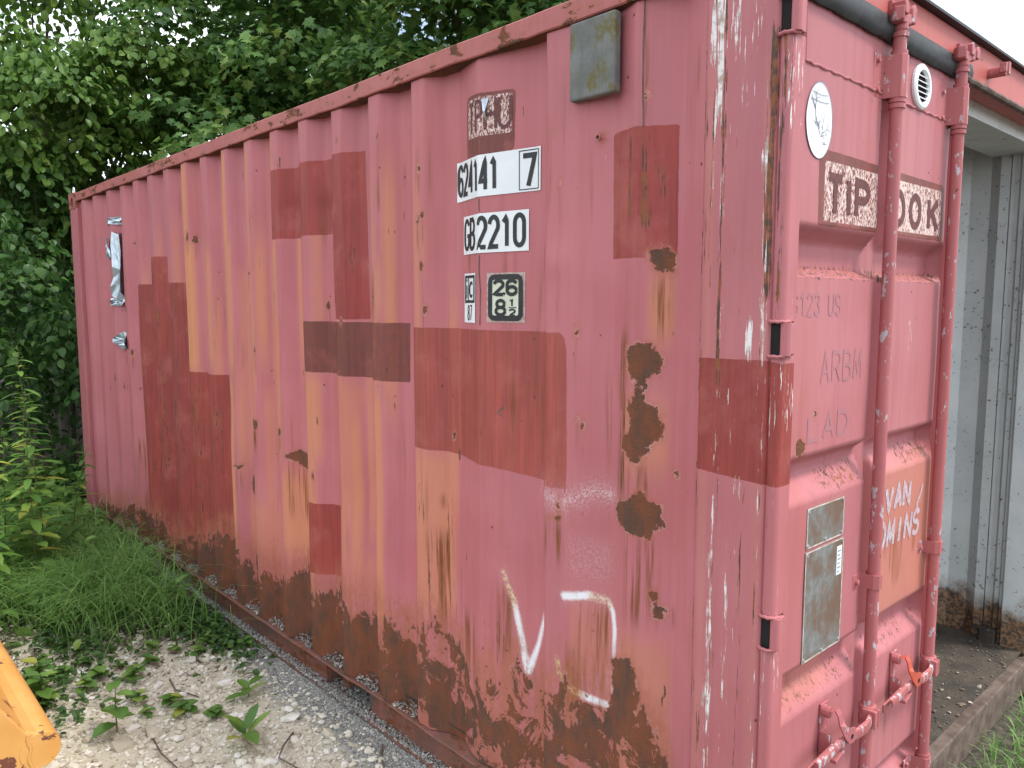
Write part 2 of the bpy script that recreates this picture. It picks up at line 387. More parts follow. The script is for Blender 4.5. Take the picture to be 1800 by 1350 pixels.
GX, GZ = np.meshgrid(xs, zs); gx = GX.ravel(); gz = GZ.ravel()
gy = wall_y(gx) + dents(gx, gz)
low = np.clip((.5 - gz) / .4, 0, 1)
gy = gy + low * .004 * np.sin(gx * 37 + np.sin(gz * 23)) * np.sin(gz * 31)
def grid_faces(nr, nc):
    i = np.arange(nr - 1)[:, None] * nc + np.arange(nc - 1)[None, :]
    return np.stack([i, i + 1, i + nc + 1, i + nc], -1).reshape(-1, 4)
me = mesh_np('side_wall', np.stack([gx, gy, gz], 1), grid_faces(len(zs), len(xs)), M_WALL)
R1 = [(-2.600,2.350),(-1.832,2.345),(-1.812,1.678),(-2.003,1.675),(-2.028,2.034),(-2.600,2.036)]
R2 = [(-4.518,1.864),(-4.260,1.864),(-4.250,2.030),(-4.009,2.028),(-4.012,1.865),(-3.803,1.864),(-3.809,1.520),(-3.727,1.521),(-3.730,1.350),(-3.138,1.357),(-3.147,.938),(-3.179,.15),(-4.52,.15),(-4.498,.551),(-4.517,1.348)]
R3 = [(-2.322,.842),(-2.075,.857),(-2.080,.535),(-2.308,.516)]
R4 = [(-.541,2.206),(-.451,2.206),(-.330,2.197),(-.328,1.863),(-.538,1.864)]
BIG = [(-1.484,1.655),(-1.090,1.654),(-.711,1.655),(-.690,1.640),(-.682,1.600),(-.678,1.293),(-.682,1.188),(-.768,1.182),(-.978,1.197),(-1.217,1.205),(-1.484,1.214)]
MAR = [(-2.311,1.663),(-1.542,1.668),(-1.546,1.441),(-2.308,1.440)]
TPHU = [(-1.176,2.412),(-1.160,2.418),(-.946,2.405),(-.938,2.395),(-.944,2.226),(-.961,2.216),(-1.172,2.222),(-1.180,2.235)]
MOT = [(-1.168,2.406),(-.952,2.396),(-.954,2.274),(-1.166,2.281)]
BL = [[(-.396,1.880),(-.355,1.888),(-.333,1.863),(-.336,1.827),(-.363,1.823),(-.395,1.836)],
 [(-.458,1.620),(-.421,1.640),(-.377,1.619),(-.360,1.594),(-.370,1.551),(-.404,1.543),(-.409,1.502),(-.398,1.469),(-.370,1.469),(-.350,1.393),(-.400,1.340),(-.418,1.298),(-.458,1.316),(-.477,1.338),(-.471,1.383),(-.450,1.397),(-.453,1.460),(-.432,1.485),(-.434,1.531),(-.464,1.561)],
 [(-.511,1.178),(-.456,1.199),(-.407,1.234),(-.393,1.208),(-.353,1.197),(-.353,1.137),(-.385,1.102),(-.454,1.107),(-.500,1.130)],
 [(-.392,.948),(-.361,.952),(-.368,.927),(-.343,.911),(-.351,.876),(-.378,.879),(-.371,.910)],
 [(-2.506,1.030),(-2.430,1.060),(-2.348,1.039),(-2.311,1.026),(-2.325,.972),(-2.407,.977)],
 [(-2.849,1.161),(-2.784,1.156),(-2.806,1.115),(-2.839,1.111)], [(-2.586,1.151),(-2.527,1.150),(-2.558,1.110),(-2.588,1.112)],
 [(-3.100,.889),(-3.014,.903),(-3.044,.870)], [(-2.940,1.033),(-2.885,1.046),(-2.884,.976),(-2.925,.970)], [(-2.975,.857),(-2.926,.875),(-2.942,.758),(-2.977,.758)],
 [(-.773,1.090),(-.695,1.100),(-.700,1.092),(-.755,1.082)], [(-2.061,2.109),(-2.013,2.142),(-2.010,2.100),(-2.049,2.075)],
 [(-5.60,2.30),(-5.53,2.30),(-5.50,2.0),(-5.44,1.93),(-5.58,1.93)], [(-5.02,.30),(-4.93,.33),(-4.90,.14),(-5.04,.14)], [(-4.66,.42),(-4.60,.42),(-4.56,.14),(-4.68,.14)],
 [(-.515,.715),(-.44,.745),(-.42,.72),(-.42,.56),(-.45,.50),(-.515,.52)]]
DOTS = [(-3.631,2.115,.022),(-3.683,2.115,.015),(-3.572,2.102,.02),(-1.673,2.372,.010),(-1.414,2.216,.010),(-1.418,2.044,.012),(-1.394,2.050,.010),(-1.404,1.870,.009),(-1.387,1.718,.010),(-.719,2.085,.006),(-.645,1.657,.008),(-1.278,1.272,.007),(-.638,1.403,.007),(-.624,1.389,.007),(-.312,1.284,.006),(-.710,1.141,.009),(-2.240,.964,.018),(-2.920,1.351,.022),(-2.842,1.892,.016),(-2.801,1.509,.016),(-2.143,1.731,.014),(-2.571,1.786,.014),(-2.578,1.845,.010),(-2.060,1.655,.014),(-1.966,1.664,.010),(-.410,2.285,.008),(-.574,2.198,.006),(-5.3,1.2,.025),(-4.95,1.55,.02),(-4.72,1.40,.02),(-3.45,2.06,.016)]
s = union(gx, gz, BL)
for a, b, r in DOTS: s = np.maximum(s, r * .8 - np.hypot((gx - a) * 1.15, (gz - b) * .7))
attr(me, 'm_rust', enc(s))
ZB = [(-5.9,.20),(-5.625,.223),(-4.492,.359),(-4.126,.303),(-3.737,.353),(-3.185,.525),(-3.015,.392),(-2.744,.415),(-2.623,.359),(-2.483,.482),(-2.364,.499),(-2.303,.406),(-2.068,.485),(-2.022,.434),(-1.836,.476),(-1.770,.508),(-1.587,.469),(-1.510,.459),(-1.415,.557),(-1.293,.508),(-1.189,.437),(-1.010,.461),(-.911,.557),(-.856,.460),(-.765,.552),(-.703,.560),(-.644,.570),(-.51,.62),(-.429,.66),(-.397,.60),(-.346,.50),(-.307,.40),(-.206,.32)]
zb = np.interp(gx, [a for a, b in ZB], [b for a, b in ZB])
attr(me, 'm_band', np.minimum(np.clip(.5 + (zb - gz) / .36, 0, 1.25), np.interp(gx, [-2.2, -1.5, -.6, -.2], [1.2, .92, .86, .74])))
attr(me, 'm_isl', np.interp(gx, [-2.4, -1.6, -1.3], [.42, .62, 1.0]))
attr(me, 'm_red', enc(union(gx, gz, [R1, R2, R3, R4])))
attr(me, 'm_big', enc(union(gx, gz, [BIG])))
attr(me, 'm_mar', enc(union(gx, gz, [MAR, TPHU])))
attr(me, 'm_mot', enc(union(gx, gz, [MOT])))
ORG = [(-3.70,2.53,-3.619,2.07,1),(-3.44,2.2,-3.40,1.40,.6),(-2.86,2.5,-2.81,1.7,.6),(-2.585,2.4,-2.54,1.0,.75),(-2.30,1.44,-2.22,.75,.8),(-3.02,1.9,-2.97,.9,.45),(-2.0,1.42,-1.9,.8,.5),(-1.735,1.9,-1.68,.5,.5),(-2.75,1.3,-2.7,.6,.5),(-3.165,2.53,-3.084,2.01,1),(-2.601,2.53,-2.554,2.33,.7),(-3.696,2.078,-3.581,1.352,1.15),(-3.384,2.03,-3.329,1.40,.8),(-3.121,2.06,-3.052,1.40,.8),(-2.594,2.043,-2.535,1.44,.9),(-3.131,1.351,-3.085,.45,1),(-2.834,1.753,-2.792,1.3,.7),(-2.351,1.431,-2.188,1.05,.9),(-2.541,.942,-2.321,.55,.9),(-1.942,1.398,-1.805,1.317,.5),(-1.739,1.391,-1.681,.45,.9),(-1.462,1.205,-1.275,.6,.72),(-2.675,1.507,-2.569,1.1,.7),(-1.769,2.254,-1.702,1.859,.3),(-1.721,1.903,-1.660,1.684,.6),(-1.408,2.011,-1.377,1.869,.5),(-.40,1.823,-.335,1.64,.8),(-.471,1.481,-.342,1.28,.6),(-.491,.80,-.325,.3,.55),(-.66,.85,-.52,.6,.35),(-3.0,.75,-2.6,.45,.5),(-2.0,.7,-1.8,.5,.35)]
o = np.zeros(gx.shape)
for a, b, c, d, k in ORG: o = np.maximum(o, k * softbox(gx, gz, a, c, d, b, .035, .14))
rw = random.Random(9)
for l in lefts[4:]:
    for a, c in ((.006, .040), (.075, .120), (.150, .195)):
        if rw.random() < .62:
            t0 = rw.uniform(1.3, 2.5); o = np.maximum(o, rw.uniform(.45, .85) * softbox(gx, gz, l + a, l + c, t0 - rw.uniform(.5, 1.3), t0, .03, .35))
attr(me, 'm_org', o)
STN = [(-.385,1.822,-.345,1.66),(-.448,1.294,-.377,1.195),(-.46,1.11,-.36,.86),(-2.494,1.0,-2.330,.74),(-3.080,.880,-3.022,.78),(-2.845,1.13,-2.799,1.02),(-2.582,1.12,-2.545,1.02),(-2.963,.76,-2.944,.62),(-.768,1.08,-.695,.97),(-1.40,.90,-1.30,.55),(-1.032,.794,-.952,.56),(-.692,.670,-.597,.5),(-1.225,.636,-1.131,.44),(-.600,.860,-.527,.6),(-.432,2.5,-.408,2.2),(-.50,1.66,-.46,1.2),(-5.55,.7,-5.40,.2),(-4.72,.80,-4.60,.2),(-1.68,2.38,-1.66,2.1)]
o = np.zeros(gx.shape)
for a, b, c, d in STN: o = np.maximum(o, softbox(gx, gz, a, c, d, b, .03, .10))
for a, b, r in DOTS: o = np.maximum(o, .8 * softbox(gx, gz, a - r * .6, a + r * .6, b - .10, b, .012, .06))
rw = random.Random(41)
for k in range(150):
    a = rw.choice(lefts) + rw.choice((.0, .03, .07, .11, .15, .20)) + rw.uniform(-.02, .02) if rw.random() < .6 else rw.uniform(-1.45, -.25)
    b = rw.uniform(.5, 2.4); w = rw.uniform(.003, .010); h = rw.uniform(.04, .26)
    o = np.maximum(o, rw.uniform(.35, .9) * softbox(gx, gz, a - w, a + w, b - h, b, .012, h * .8))
attr(me, 'm_stn', o)
W1 = [(-.988,.849),(-.943,.760),(-.910,.634),(-.889,.535)]; W2 = [(-.797,.884),(-.809,.762),(-.843,.638),(-.883,.537)]
W3 = [(-.689,.857),(-.601,.879),(-.545,.876),(-.517,.850),(-.507,.802),(-.510,.715),(-.513,.607)]; W4 = [(-.716,.649),(-.703,.602),(-.667,.574),(-.597,.561),(-.521,.556)]
s = np.maximum.reduce([lsdf(gx, gz, W1, [.008,.009,.010,.012]), lsdf(gx, gz, W2, [.002,.004,.007,.012]), lsdf(gx, gz, W3, [.010,.010,.009,.009,.008,.005,.004]), lsdf(gx, gz, W4, [.008,.010,.010,.010,.009])])
attr(me, 'm_white', enc(s))
attr(me, 'm_wy', np.clip(np.maximum.reduce([softbox(gx, gz, -1.05, -.93, .74, .9, .03, .06), softbox(gx, gz, -.75, -.62, .54, .70, .03, .04), .8 * softbox(gx, gz, -.60, -.53, .85, .92, .02, .02)]), 0, 1))
W5 = [(-.793,1.165),(-.707,1.140),(-.582,1.198),(-.528,1.196)]
attr(me, 'm_haze', np.clip(np.exp(-np.clip(-lsdf(gx, gz, W5, [.0]*4), 0, 1) / .022) * .9 + .5 * np.exp(-np.clip(-lsdf(gx, gz, W1, [.0]*4), 0, 1) / .012) + .5 * np.exp(-np.clip(-lsdf(gx, gz, W3, [.0]*7), 0, 1) / .012) + .25 * softbox(gx, gz, -.68, -.52, .93, 1.05, .08, .08), 0, 1))
sc = np.zeros(gx.shape)
for a, b, c, d, k in ((-1.42,1.88,-1.40,1.76,.9),(-1.40,2.13,-1.385,2.10,.9),(-2.58,2.14,-2.565,2.08,1.0),(-1.86,.83,-1.74,.77,.7),(-2.6,.8,-2.4,.6,.35)): sc = np.maximum(sc, k * softbox(gx, gz, a, c, d, b, .012, .03))
for k in range(45):
    a = rw.uniform(-5.2, -.28); b = rw.uniform(.6, 2.4); h = rw.uniform(.01, .05)
    sc = np.maximum(sc, rw.uniform(.75, 1.0) * softbox(gx, gz, a - .004, a + .004, b - h, b + h, .012, .03))
attr(me, 'm_scr', sc)
sd = np.zeros(gx.shape)
for a, b, c, d, k in ((-.480,2.20,-.450,1.96,1.02),(-.432,2.20,-.390,1.93,1.05),(-.390,2.12,-.355,2.0,.98),(-2.36,2.15,-2.28,2.04,.75),(-2.2,2.14,-2.05,2.04,.7),(-1.96,2.12,-1.90,2.04,.75),(-1.95,2.0,-1.88,1.85,.7),(-1.95,1.82,-1.9,1.70,.7),(-4.26,1.95,-4.14,.5,.90),(-3.98,1.85,-3.86,.6,.86),(-3.70,1.3,-3.55,.4,.86),(-3.42,1.25,-3.28,.4,.86),(-4.5,.9,-3.15,.2,.74),(-2.3,1.66,-2.2,1.45,.7),(-2.03,1.66,-1.95,1.5,.75),(-5.5,2.3,-5.4,1.2,.6),(-5.0,1.4,-4.9,.2,.65),(-1.42,2.05,-1.36,1.86,.75),(-1.44,1.66,-1.40,1.2,.5),(-1.10,1.64,-1.06,1.58,.8),(-.80,1.64,-.76,1.58,.8),(-1.45,1.05,-1.25,.5,.68),(-1.05,.75,-.95,.5,.7),(-.70,.75,-.6,.5,.65),(-.5,1.6,-.46,1.2,.9),(-.52,1.0,-.5,.6,.8)): sd = np.maximum(sd, k * softbox(gx, gz, a, c, d, b, .02, .06))
for k in range(170):
    a = rw.uniform(-5.7, -.26); b = rw.uniform(.4, 2.45); w = rw.uniform(.004, .014); h = rw.uniform(.006, .03)
    sd = np.maximum(sd, rw.uniform(.85, 1.15) * softbox(gx, gz, a - w, a + w, b - h, b + h, .015, .02))
attr(me, 'm_scd', sd)
link('side_wall', me, BOX)

# rails
xa = np.linspace(-5.89, -.18, 150)
def wob(x, a=1.0): return a * (.0020 * np.sin(x * 5.1) + .0016 * np.sin(x * 13.7 + 1) + .0010 * np.sin(x * 29.0))
b = MB(); rows = []
for (yy, zz, wk) in ((.058, 2.524, 0), (.004, 2.523, 1), (.000, 2.527, 1), (.000, 2.581, .6), (.004, 2.585, .6), (.060, 2.585, 0), (.058, 2.524, 0)):
    rows.append([(x, yy + float(wob(x, .7)) * wk, zz + float(wob(x + .4, .9)) * (1 if zz < 2.55 else .4)) for x in xa])
b.sheet(rows).build('top_rail', M_RAIL, BOX, smooth=True)
b = MB(); b.sheet([[(x, yy, 2.5205 + float(wob(x + .4, .9)) * k) for x in xa] for yy, k in ((.006, 1), (.072, 0))]); b.build('rail_underside', M_RUST_SHADE, BOX)  # rusted soffit sheet, shade between the ribs painted into its dark brown
b = MB(); b.box(-5.89, -.18, W - .06, W, 2.525, 2.585); b.build('top_rail', M_RAIL, BOX, bevel=.003)
# bottom rail: a channel open to the outside, its web missing at the fork pockets
def flange(x): return float(.010 * max(0, math.sin((x + 1.95) * 5.2)) * (1 if -2.0 < x < -.75 else .12) + wob(x, .8))
b = MB()
top = [[(x, yy, .135 + (flange(x) * k if k else 0) + dz) for x in xa] for yy, dz, k in ((.068, 0, 0), (.000, -.003, 1), (-.003, -.009, 1), (.004, -.011, 1), (.068, -.006, 0))]
b.sheet(top)
b.build('bottom_rail_flange', M_LOWRAIL, BOX, smooth=True)
b = MB()
for x0, x1 in ((-5.89, -4.22), (-3.86, -2.20), (-1.83, -.18)): b.box(x0, x1, .034, .042, .0, .128)
b.build('bottom_rail_web', M_LOWRAIL, BOX)
b = MB(); b.sheet([[(x, yy + float(wob(x, 1.0)), zz) for x in xa] for yy, zz in ((.06, .004), (.0, .004), (-.002, -.003), (.06, -.003))])
b.build('bottom_rail_sole', M_LOWRAIL, BOX)
b = MB(); b.box(-5.89, -.18, W - .05, W, .0, .16); b.build('bottom_rail', M_LOWRAIL, BOX)
for x0, x1 in ((-4.22, -3.868), (-2.20, -1.838)):
    b = MB(); b.box(x0, x0 + .008, .043, W - .06, .0, .128); b.box(x1, x1 + .008, .043, W - .06, .0, .128); b.box(x0 + .009, x1 - .001, .05, W - .06, .112, .12); b.box(x0 + .004, x1 + .004, .05, W - .06, .1205, .1275)
    b.build('fork_pocket', M_LOWRAIL, BOX)

# near corner post (door end, left): flat side face, rolled edge with the hinge slots
def post_mesh(name, prof2, z0, z1, mat, parent, fill_attr=None, dz=.01):
    n = int((z1 - z0) / dz) + 1; zz = np.linspace(z0, z1, n)
    px = np.array([a for a, _ in prof2]); py = np.array([q for _, q in prof2])
    X = np.tile(px, (n, 1)); Y = np.tile(py, (n, 1)); Z = np.repeat(zz[:, None], len(px), 1)
    m = mesh_np(name, np.stack([X.ravel(), Y.ravel(), Z.ravel()], 1), grid_faces(n, len(px)), mat)
    if fill_attr: fill_attr(m, X.ravel(), Y.ravel(), Z.ravel())
    m.set_sharp_from_angle(angle=R(50))
    return link(name, m, parent)
side = [(-.222, .06), (-.226, .014), (-.222, .006), (-.216, .001)] + [(-.216 + .0098 * k, 0.0005 + .0018 * math.sin(k * .9)) for k in range(1, 19)] + [(-.037, .0), (-.0335, .004), (-.0305, .0105)]
POSTP = [(-.240,1.607),(-.04,1.609),(.03,1.599),(.03,1.313),(-.113,1.319),(-.239,1.328)]
def post_attr(m, X, Y, Z):
    attr(m, 'm_red', enc(union(X, Z, [POSTP])))
    sc = np.zeros(X.shape); sd = np.zeros(X.shape)
    for cx, w, z0, z1, k in ((-.180, .020, 2.15, 2.66, 1.30), (-.20, .014, 2.25, 2.66, 1.2), (-.14, .05, 2.28, 2.66, .92), (-.17, .014, .30, 1.30, 1.05), (-.180, .009, .45, 1.22, 1.12), (-.199, .004, 1.90, 2.25, 1.6), (-.125, .008, .70, 1.10, 1.15), (-.10, .07, 2.1, 2.6, .78), (-.055, .014, 1.5, 2.15, 1.15), (-.052, .016, .2, 2.3, .76), (-.12, .08, .2, 1.6, .58), (-.085, .014, 1.58, 1.74, 1.35), (-.10, .02, 1.25, 1.34, 1.1), (-.165, .02, 1.2, 2.2, .80), (-.04, .005, .2, 2.6, .85)):
        sc = np.maximum(sc, k * np.exp(-((X - cx) / w) ** 2) * softbox(X, Z, -9, 9, z0, z1, 1, .15))
    for cx, w, z0, z1, k in ((-.200, .008, 1.75, 2.66, 1.2), (-.166, .010, 1.5, 2.66, 1.25), (-.044, .016, 1.72, 2.38, 1.45), (-.09, .012, .2, 1.2, 1.0), (-.213, .006, .2, 2.6, 1.05), (-.195, .02, .3, .75, .95), (-.16, .015, .2, 1.5, .82), (-.055, .01, .8, 1.7, .9), (-.10, .10, .2, 2.6, .55)):
        sd = np.maximum(sd, k * np.exp(-((X - cx) / w) ** 2) * softbox(X, Z, -9, 9, z0, z1, 1, .15))
    attr(m, 'm_scr', sc); attr(m, 'm_scd', sd)
    attr(m, 'm_org', .25 * np.maximum(np.exp(-((X + .2) / .008) ** 2), .7 * np.exp(-((X + .05) / .010) ** 2)) * np.clip((Z - .1) * 2, 0, 1) * (Z < 2.3))
    attr(m, 'm_stn', .6 * np.exp(-((X + .19) / .02) ** 2) * softbox(X, Z, -9, 9, .3, .62, 1, .1))
post_mesh('corner_post', side, .118, 2.475, M_POST, BOX, post_attr)
b = MB()   # weld seam where the side sheet meets the post
b.tube([(-.2225 + .0006 * math.sin(k * 2.3), .010, .14 + k * .03) for k in range(79)], .0035, 6); b.build('weld_seam', M_RAIL, BOX, smooth=True)
HINGE = [2.375, 1.660, .960, .262]
HH = .040
def bead(z0, z1, xc=-.017, yc=.017, r=.0172):
    pr = [(xc + r * math.cos(a), yc + r * math.sin(a)) for a in np.linspace(R(190), R(372), 12)]
    pr = [(-.034, .06)] + pr + [(0.0, .06)]
    post_mesh('corner_post_edge', pr, z0, z1, M_POST, BOX, lambda m, X, Y, Z: (attr(m, 'm_red', enc(union(X, Z, [POSTP]))), attr(m, 'm_scr', (.62 + .20 * np.sin(Z * 9)) * np.ones(X.shape)), attr(m, 'm_scd', np.where(Z > 1.75, 1.05, .72) * np.exp(-((X + .017) / .02) ** 2))), dz=.02)
zz = [.118] + sorted(q for h in HINGE for q in (h - HH, h + HH)) + [2.475]
for k in range(0, len(zz), 2): bead(zz[k], zz[k + 1])
for h in HINGE:
    b = MB()
    b.tube([(.003, .012, h - HH + .002), (.003, .012, h + HH - .002)], .0125, 14)
    for e, sg in ((h - HH, 1), (h + HH, -1)):
        ring = []
        for k in range(15):
            a = R(175 + k * 14); ring.append((-.016 + .0225 * math.cos(a), .016 + .0225 * math.sin(a), e + .001 * math.sin(k * 2.1)))
        b.tube(ring, .0042, 6)
    b.build('hinge', M_POST, BOX, smooth=True)
b = MB(); b.box(-.036, -.012, .020, .075, .12, 2.47); b.build('post_core', M_RUST_SHADE, BOX)
for h in HINGE: MB().box(-.0345, -.0098, .007, .0195, h - HH + .001, h + HH - .001).build('hinge_slot', M_BLACK, BOX)
# other posts
b = MB(); b.box(-L + .006, -5.86, .004, .075, .118, 2.475); b.build('corner_post', M_POST, BOX, bevel=.006)
b = MB(); b.box(-L + .006, -5.88, W - .12, W - .004, .118, 2.475); b.build('corner_post', M_RAIL, BOX, bevel=.006)
b = MB(); b.box(-.118, -.004, W - .066, W - .004, .118, 2.475); b.build('corner_post', M_RAIL, BOX, bevel=.006)
# corner castings with their oval openings
def casting(cx, cy, cz, sx, sy):
    """cx, cy, cz the outer corner; sx, sy the direction inwards"""
    b = MB(); hz = .118; sz = 1 if cz < 1 else -1
    lx, ly = .178, .162
    def face(o, u, v, n, lu, lv):
        o, u, v, n = Vector(o), Vector(u), Vector(v), Vector(n)
        P = [(0,0),(.5,0),(1,0),(1,.5),(1,1),(.5,1),(0,1),(0,.5)]
        out = [o + u * a * lu + v * c * lv for a, c in P]
        inn = [o + u * (.5 * lu + .036 * math.copysign(min(1, abs(a*2-1)*1.0), a*2-1) * (.72 if a != .5 and c != .5 else 1)) + v * (.5 * lv + .028 * (c*2-1) * (.72 if a != .5 and c != .5 else 1)) for a, c in P]
        deep = [q + n * .022 for q in inn]
        V = out + inn + deep; F = [(i, (i+1) % 8, 8+(i+1) % 8, 8+i) for i in range(8)] + [(8+i, 8+(i+1) % 8, 16+(i+1) % 8, 16+i) for i in range(8)]
        b.add(V, F, 0); b.add(deep, [tuple(range(8))], 1)
    ux, uy, uz = (sx, 0, 0), (0, sy, 0), (0, 0, sz)
    o = (cx, cy, cz)
    face(o, ux, uz, uy, lx, hz); face(o, uy, uz, ux, ly, hz); face(o, ux, uy, uz, lx, ly)
    far = (cx + sx * lx, cy + sy * ly, cz + sz * hz)
    b.add([(far[0], cy, cz), (far[0], far[1], cz), far, (far[0], cy, far[2])], [(0,1,2,3)], 0)
    b.add([(cx, far[1], cz), (far[0], far[1], cz), far, (cx, far[1], far[2])], [(0,1,2,3)], 0)
    b.add([(cx, cy, far[2]), (far[0], cy, far[2]), far, (cx, far[1], far[2])], [(0,1,2,3)], 0)
    b.build('corner_casting', [M_RAIL, M_BLACK], BOX, fixn=True)
for cx, sx in ((0, -1), (-L, 1)):
    for cy, sy in ((0, 1), (W, -1)):
        for cz in (0.0, H): casting(cx, cy, cz, sx, sy)
b = MB(); b.tube([(-6.02 + .022 * math.cos(a), .03, 2.617 + .026 * math.sin(a)) for a in np.linspace(0, 2 * math.pi, 20)], .0045, 8, cap=False); b.build('lashing_ring', M_WHITE, BOX, smooth=True)

# roof, far end, right side, floor
b = MB(); pr = []
for k in range(29):
    x = -5.87 + k * .2; pr += [(x, 2.556), (x + .05, 2.556), (x + .075, 2.574), (x + .125, 2.574)] if x + .2 < -.2 else []
b.sheet([[(x, yy, z) for x, z in pr] for yy in (.06, 1.2, W - .06)]).build('roof', [M_RAIL], BOX)
b = MB(); pr = []
for k in range(9): pr += [(.08 + k * .26, -6.03), (.15 + k * .26, -6.03), (.20 + k * .26, -5.995), (.28 + k * .26, -5.995)]
pr = [q for q in pr if q[0] < W - .07]
b.sheet([[(x, yy, z) for yy, x in pr] for z in (.14, 2.53)]).build('end_wall', M_RAIL, BOX)
b = MB(); b.box(-6.04, -5.99, .07, W - .07, 2.47, 2.585); b.build('end_header', M_RAIL, BOX, bevel=.004)
# right side wall as seen from inside
ip = [(-.130, 2.362), (-.150, 2.362), (-.158, 2.376), (-.175, 2.376), (-.186, 2.388), (-.205, 2.392), (-.218, 2.392), (-.2185, 2.415), (-.2225, 2.415), (-.223, 2.392), (-.262, 2.392)]
x = -.262
while x > -5.75:
    ip += [(x - .046, 2.426), (x - .130, 2.426), (x - .176, 2.392), (x - .278, 2.392)]; x -= .278
ip += [(-5.88, 2.392)]
b = MB(); b.sheet([[(x, yy, z) for x, yy in ip] for z in np.linspace(.16, 2.53, 12)]).build('side_wall_far', M_INSIDE, BOX)
b = MB(); b.box(-.132, -.030, 2.335, 2.371, .16, 2.47); b.box(-.155, -.130, 2.350, 2.37, 2.33, 2.348); b.build('inner_post', M_INSIDE, BOX, bevel=.004)
b = MB(); b.sheet([[(x, yy, 2.548) for x in (-6.0, -.1)] for yy in (.06, W - .06)]).build('ceiling_lining', M_INSIDE, BOX)
b = MB(); b.sheet([[(-6.0 + .1192 * i, .05 + .0975 * j, .174 + .002 * math.sin(i * 1.7 + j) + .0015 * math.sin(j * 2.9)) for i in range(51)] for j in range(25)]).build('floor', M_FLOOR, BOX, smooth=True)
b = MB(); b.box(-.155, -.22, 2.33, 2.40, .170, .235); b.build('floor_block', M_FLOOR, BOX, bevel=.004)
b = MB()
for k in range(8): b.box(-5.6 + k * .7, -5.55 + k * .7, .06, W - .06, .03, .150)
b.build('cross_member', M_LOWRAIL, BOX)
b = MB(); b.box(-.085, -.004, .075, W - .075, .02, .150); b.box(-.060, -.001, .18, W - .18, .1505, .166); b.build('door_sill', M_SILL, BOX, bevel=.006)
# header over the doors
b = MB(); b.box(-.10, -.018, .13, W - .13, 2.452, 2.579); b.build('door_header', M_HEAD, BOX, bevel=.006)
b = MB(); b.box(-.105, .004, .13, W - .13, 2.579, 2.587); b.build('header_drip_edge', M_GASKET, BOX)
b = MB(); b.tube([(-.016 + .002 * math.sin(k * 3.1), 1.10 + k * .03, 2.449 + .0015 * math.sin(k * 2.2)) for k in range(41)], .011, 8); b.build('header_lip', M_SILL, BOX, smooth=True)
b = MB(); b.box(-.30, -.101, .10, W - .05, 2.40, 2.545); b.build('header_lining', M_INSIDE, BOX)
# keepers for the locking cams on the header
def keeper(y, z):
    b = MB()
    b.box(-.019, -.008, y - .045, y + .045, z - .022, z + .022)
    b.prism([(y - .040, z - .018), (y - .016, z - .018), (y - .016, z + .006), (y - .030, z + .020), (y - .046, z + .012)], -.008, .026, 'x')
    b.prism([(y + .016, z - .018), (y + .040, z - .018), (y + .046, z + .012), (y + .030, z + .020), (y + .016, z + .006)], -.008, .022, 'x')
    b.build('cam_keeper', M_BAR, BOX, bevel=.003)
for y, z in ((.575, 2.515), (1.085, 2.515)): keeper(y, z)
b = MB(); b.tube([(-.02, 1.345, 2.505), (.035, 1.345, 2.505)], .017, 12); b.box(.020, .040, 1.352, 1.372, 2.495, 2.535); b.box(.02, .04, 1.322, 1.336, 2.497, 2.528); b.build('cam_keeper', M_BAR, BOX, bevel=.002)

# ---- the closed door leaf (a pressed sheet, horizontal troughs and the two bar grooves)
DX = -.030
def ztrough(z): return np.interp(z, [.10,.20,.235,.262,.300,.675,.729,.778,.805,1.243,1.306,1.330,1.360,1.805,1.830,1.893,1.930,2.5], [0,0,1,1,0,0,1,1,0,0,1,1,0,0,1,1,0,0])
def ylat(y): return np.interp(y, [.04,.108,.116,1.035,1.055,1.3], [0,0,1,1,0,0])
def ygro(y): return np.interp(y, [.04,.545,.575,.640,.662,1.052,1.070,1.115,1.128,1.3], [0,0,1,1,0,0,1,1,0,0])
def zgro(z): return np.interp(z, [.1,.16,.19,2.27,2.29,2.5], [0,0,1,1,0,0])
def fill(br, st):
    o = [br[0]]
    for a, c in zip(br[:-1], br[1:]):
        n = max(1, int(math.ceil((c - a) / st))); o += list(a + (c - a) * np.arange(1, n + 1) / n)
    return np.array(o)
dy = fill([.036,.108,.116,.545,.575,.640,.662,1.035,1.052,1.070,1.115,1.128,1.168], .010)
dz = fill([.120,.16,.19,.2,.235,.262,.300,.675,.729,.778,.805,1.243,1.306,1.330,1.360,1.805,1.830,1.893,1.930,2.27,2.29,2.442], .011)
DYg, DZg = np.meshgrid(dy, dz); yy = DYg.ravel(); zz = DZg.ravel()
depth = np.maximum(ztrough(zz) * ylat(yy), ygro(yy) * zgro(zz))
def dwave(y, z): return .0012 * np.sin(y * 9 + z * 5) + .0008 * np.sin(z * 17)
xx = DX - .044 * depth + dwave(yy, zz)
me = mesh_np('door', np.stack([xx, yy, zz], 1), grid_faces(len(dz), len(dy)), M_DOOR)
me.set_sharp_from_angle(angle=R(60))
T_OUT = [(.205,2.112),(.225,2.118),(1.02,2.108),(1.035,2.10),(1.035,1.936),(.21,1.932)]; T_IN = [(.238,2.092),(1.016,2.090),(1.014,1.950),(.238,1.944)]
attr(me, 'm_mar', enc(union(yy, zz, [T_OUT])) * (depth < .3))
attr(me, 'm_mot', enc(union(yy, zz, [T_IN])) * (depth < .3))
DIAM = [(.70,1.20),(1.02,1.235),(1.02,.86),(.86,.84),(.72,.84)]
attr(me, 'm_org', np.clip(.50 * softbox(yy, zz, .66, 1.07, .80, 1.25, .09, .10) + .35 * softbox(yy, zz, .12, .42, .70, .80, .05, .05), 0, 1))
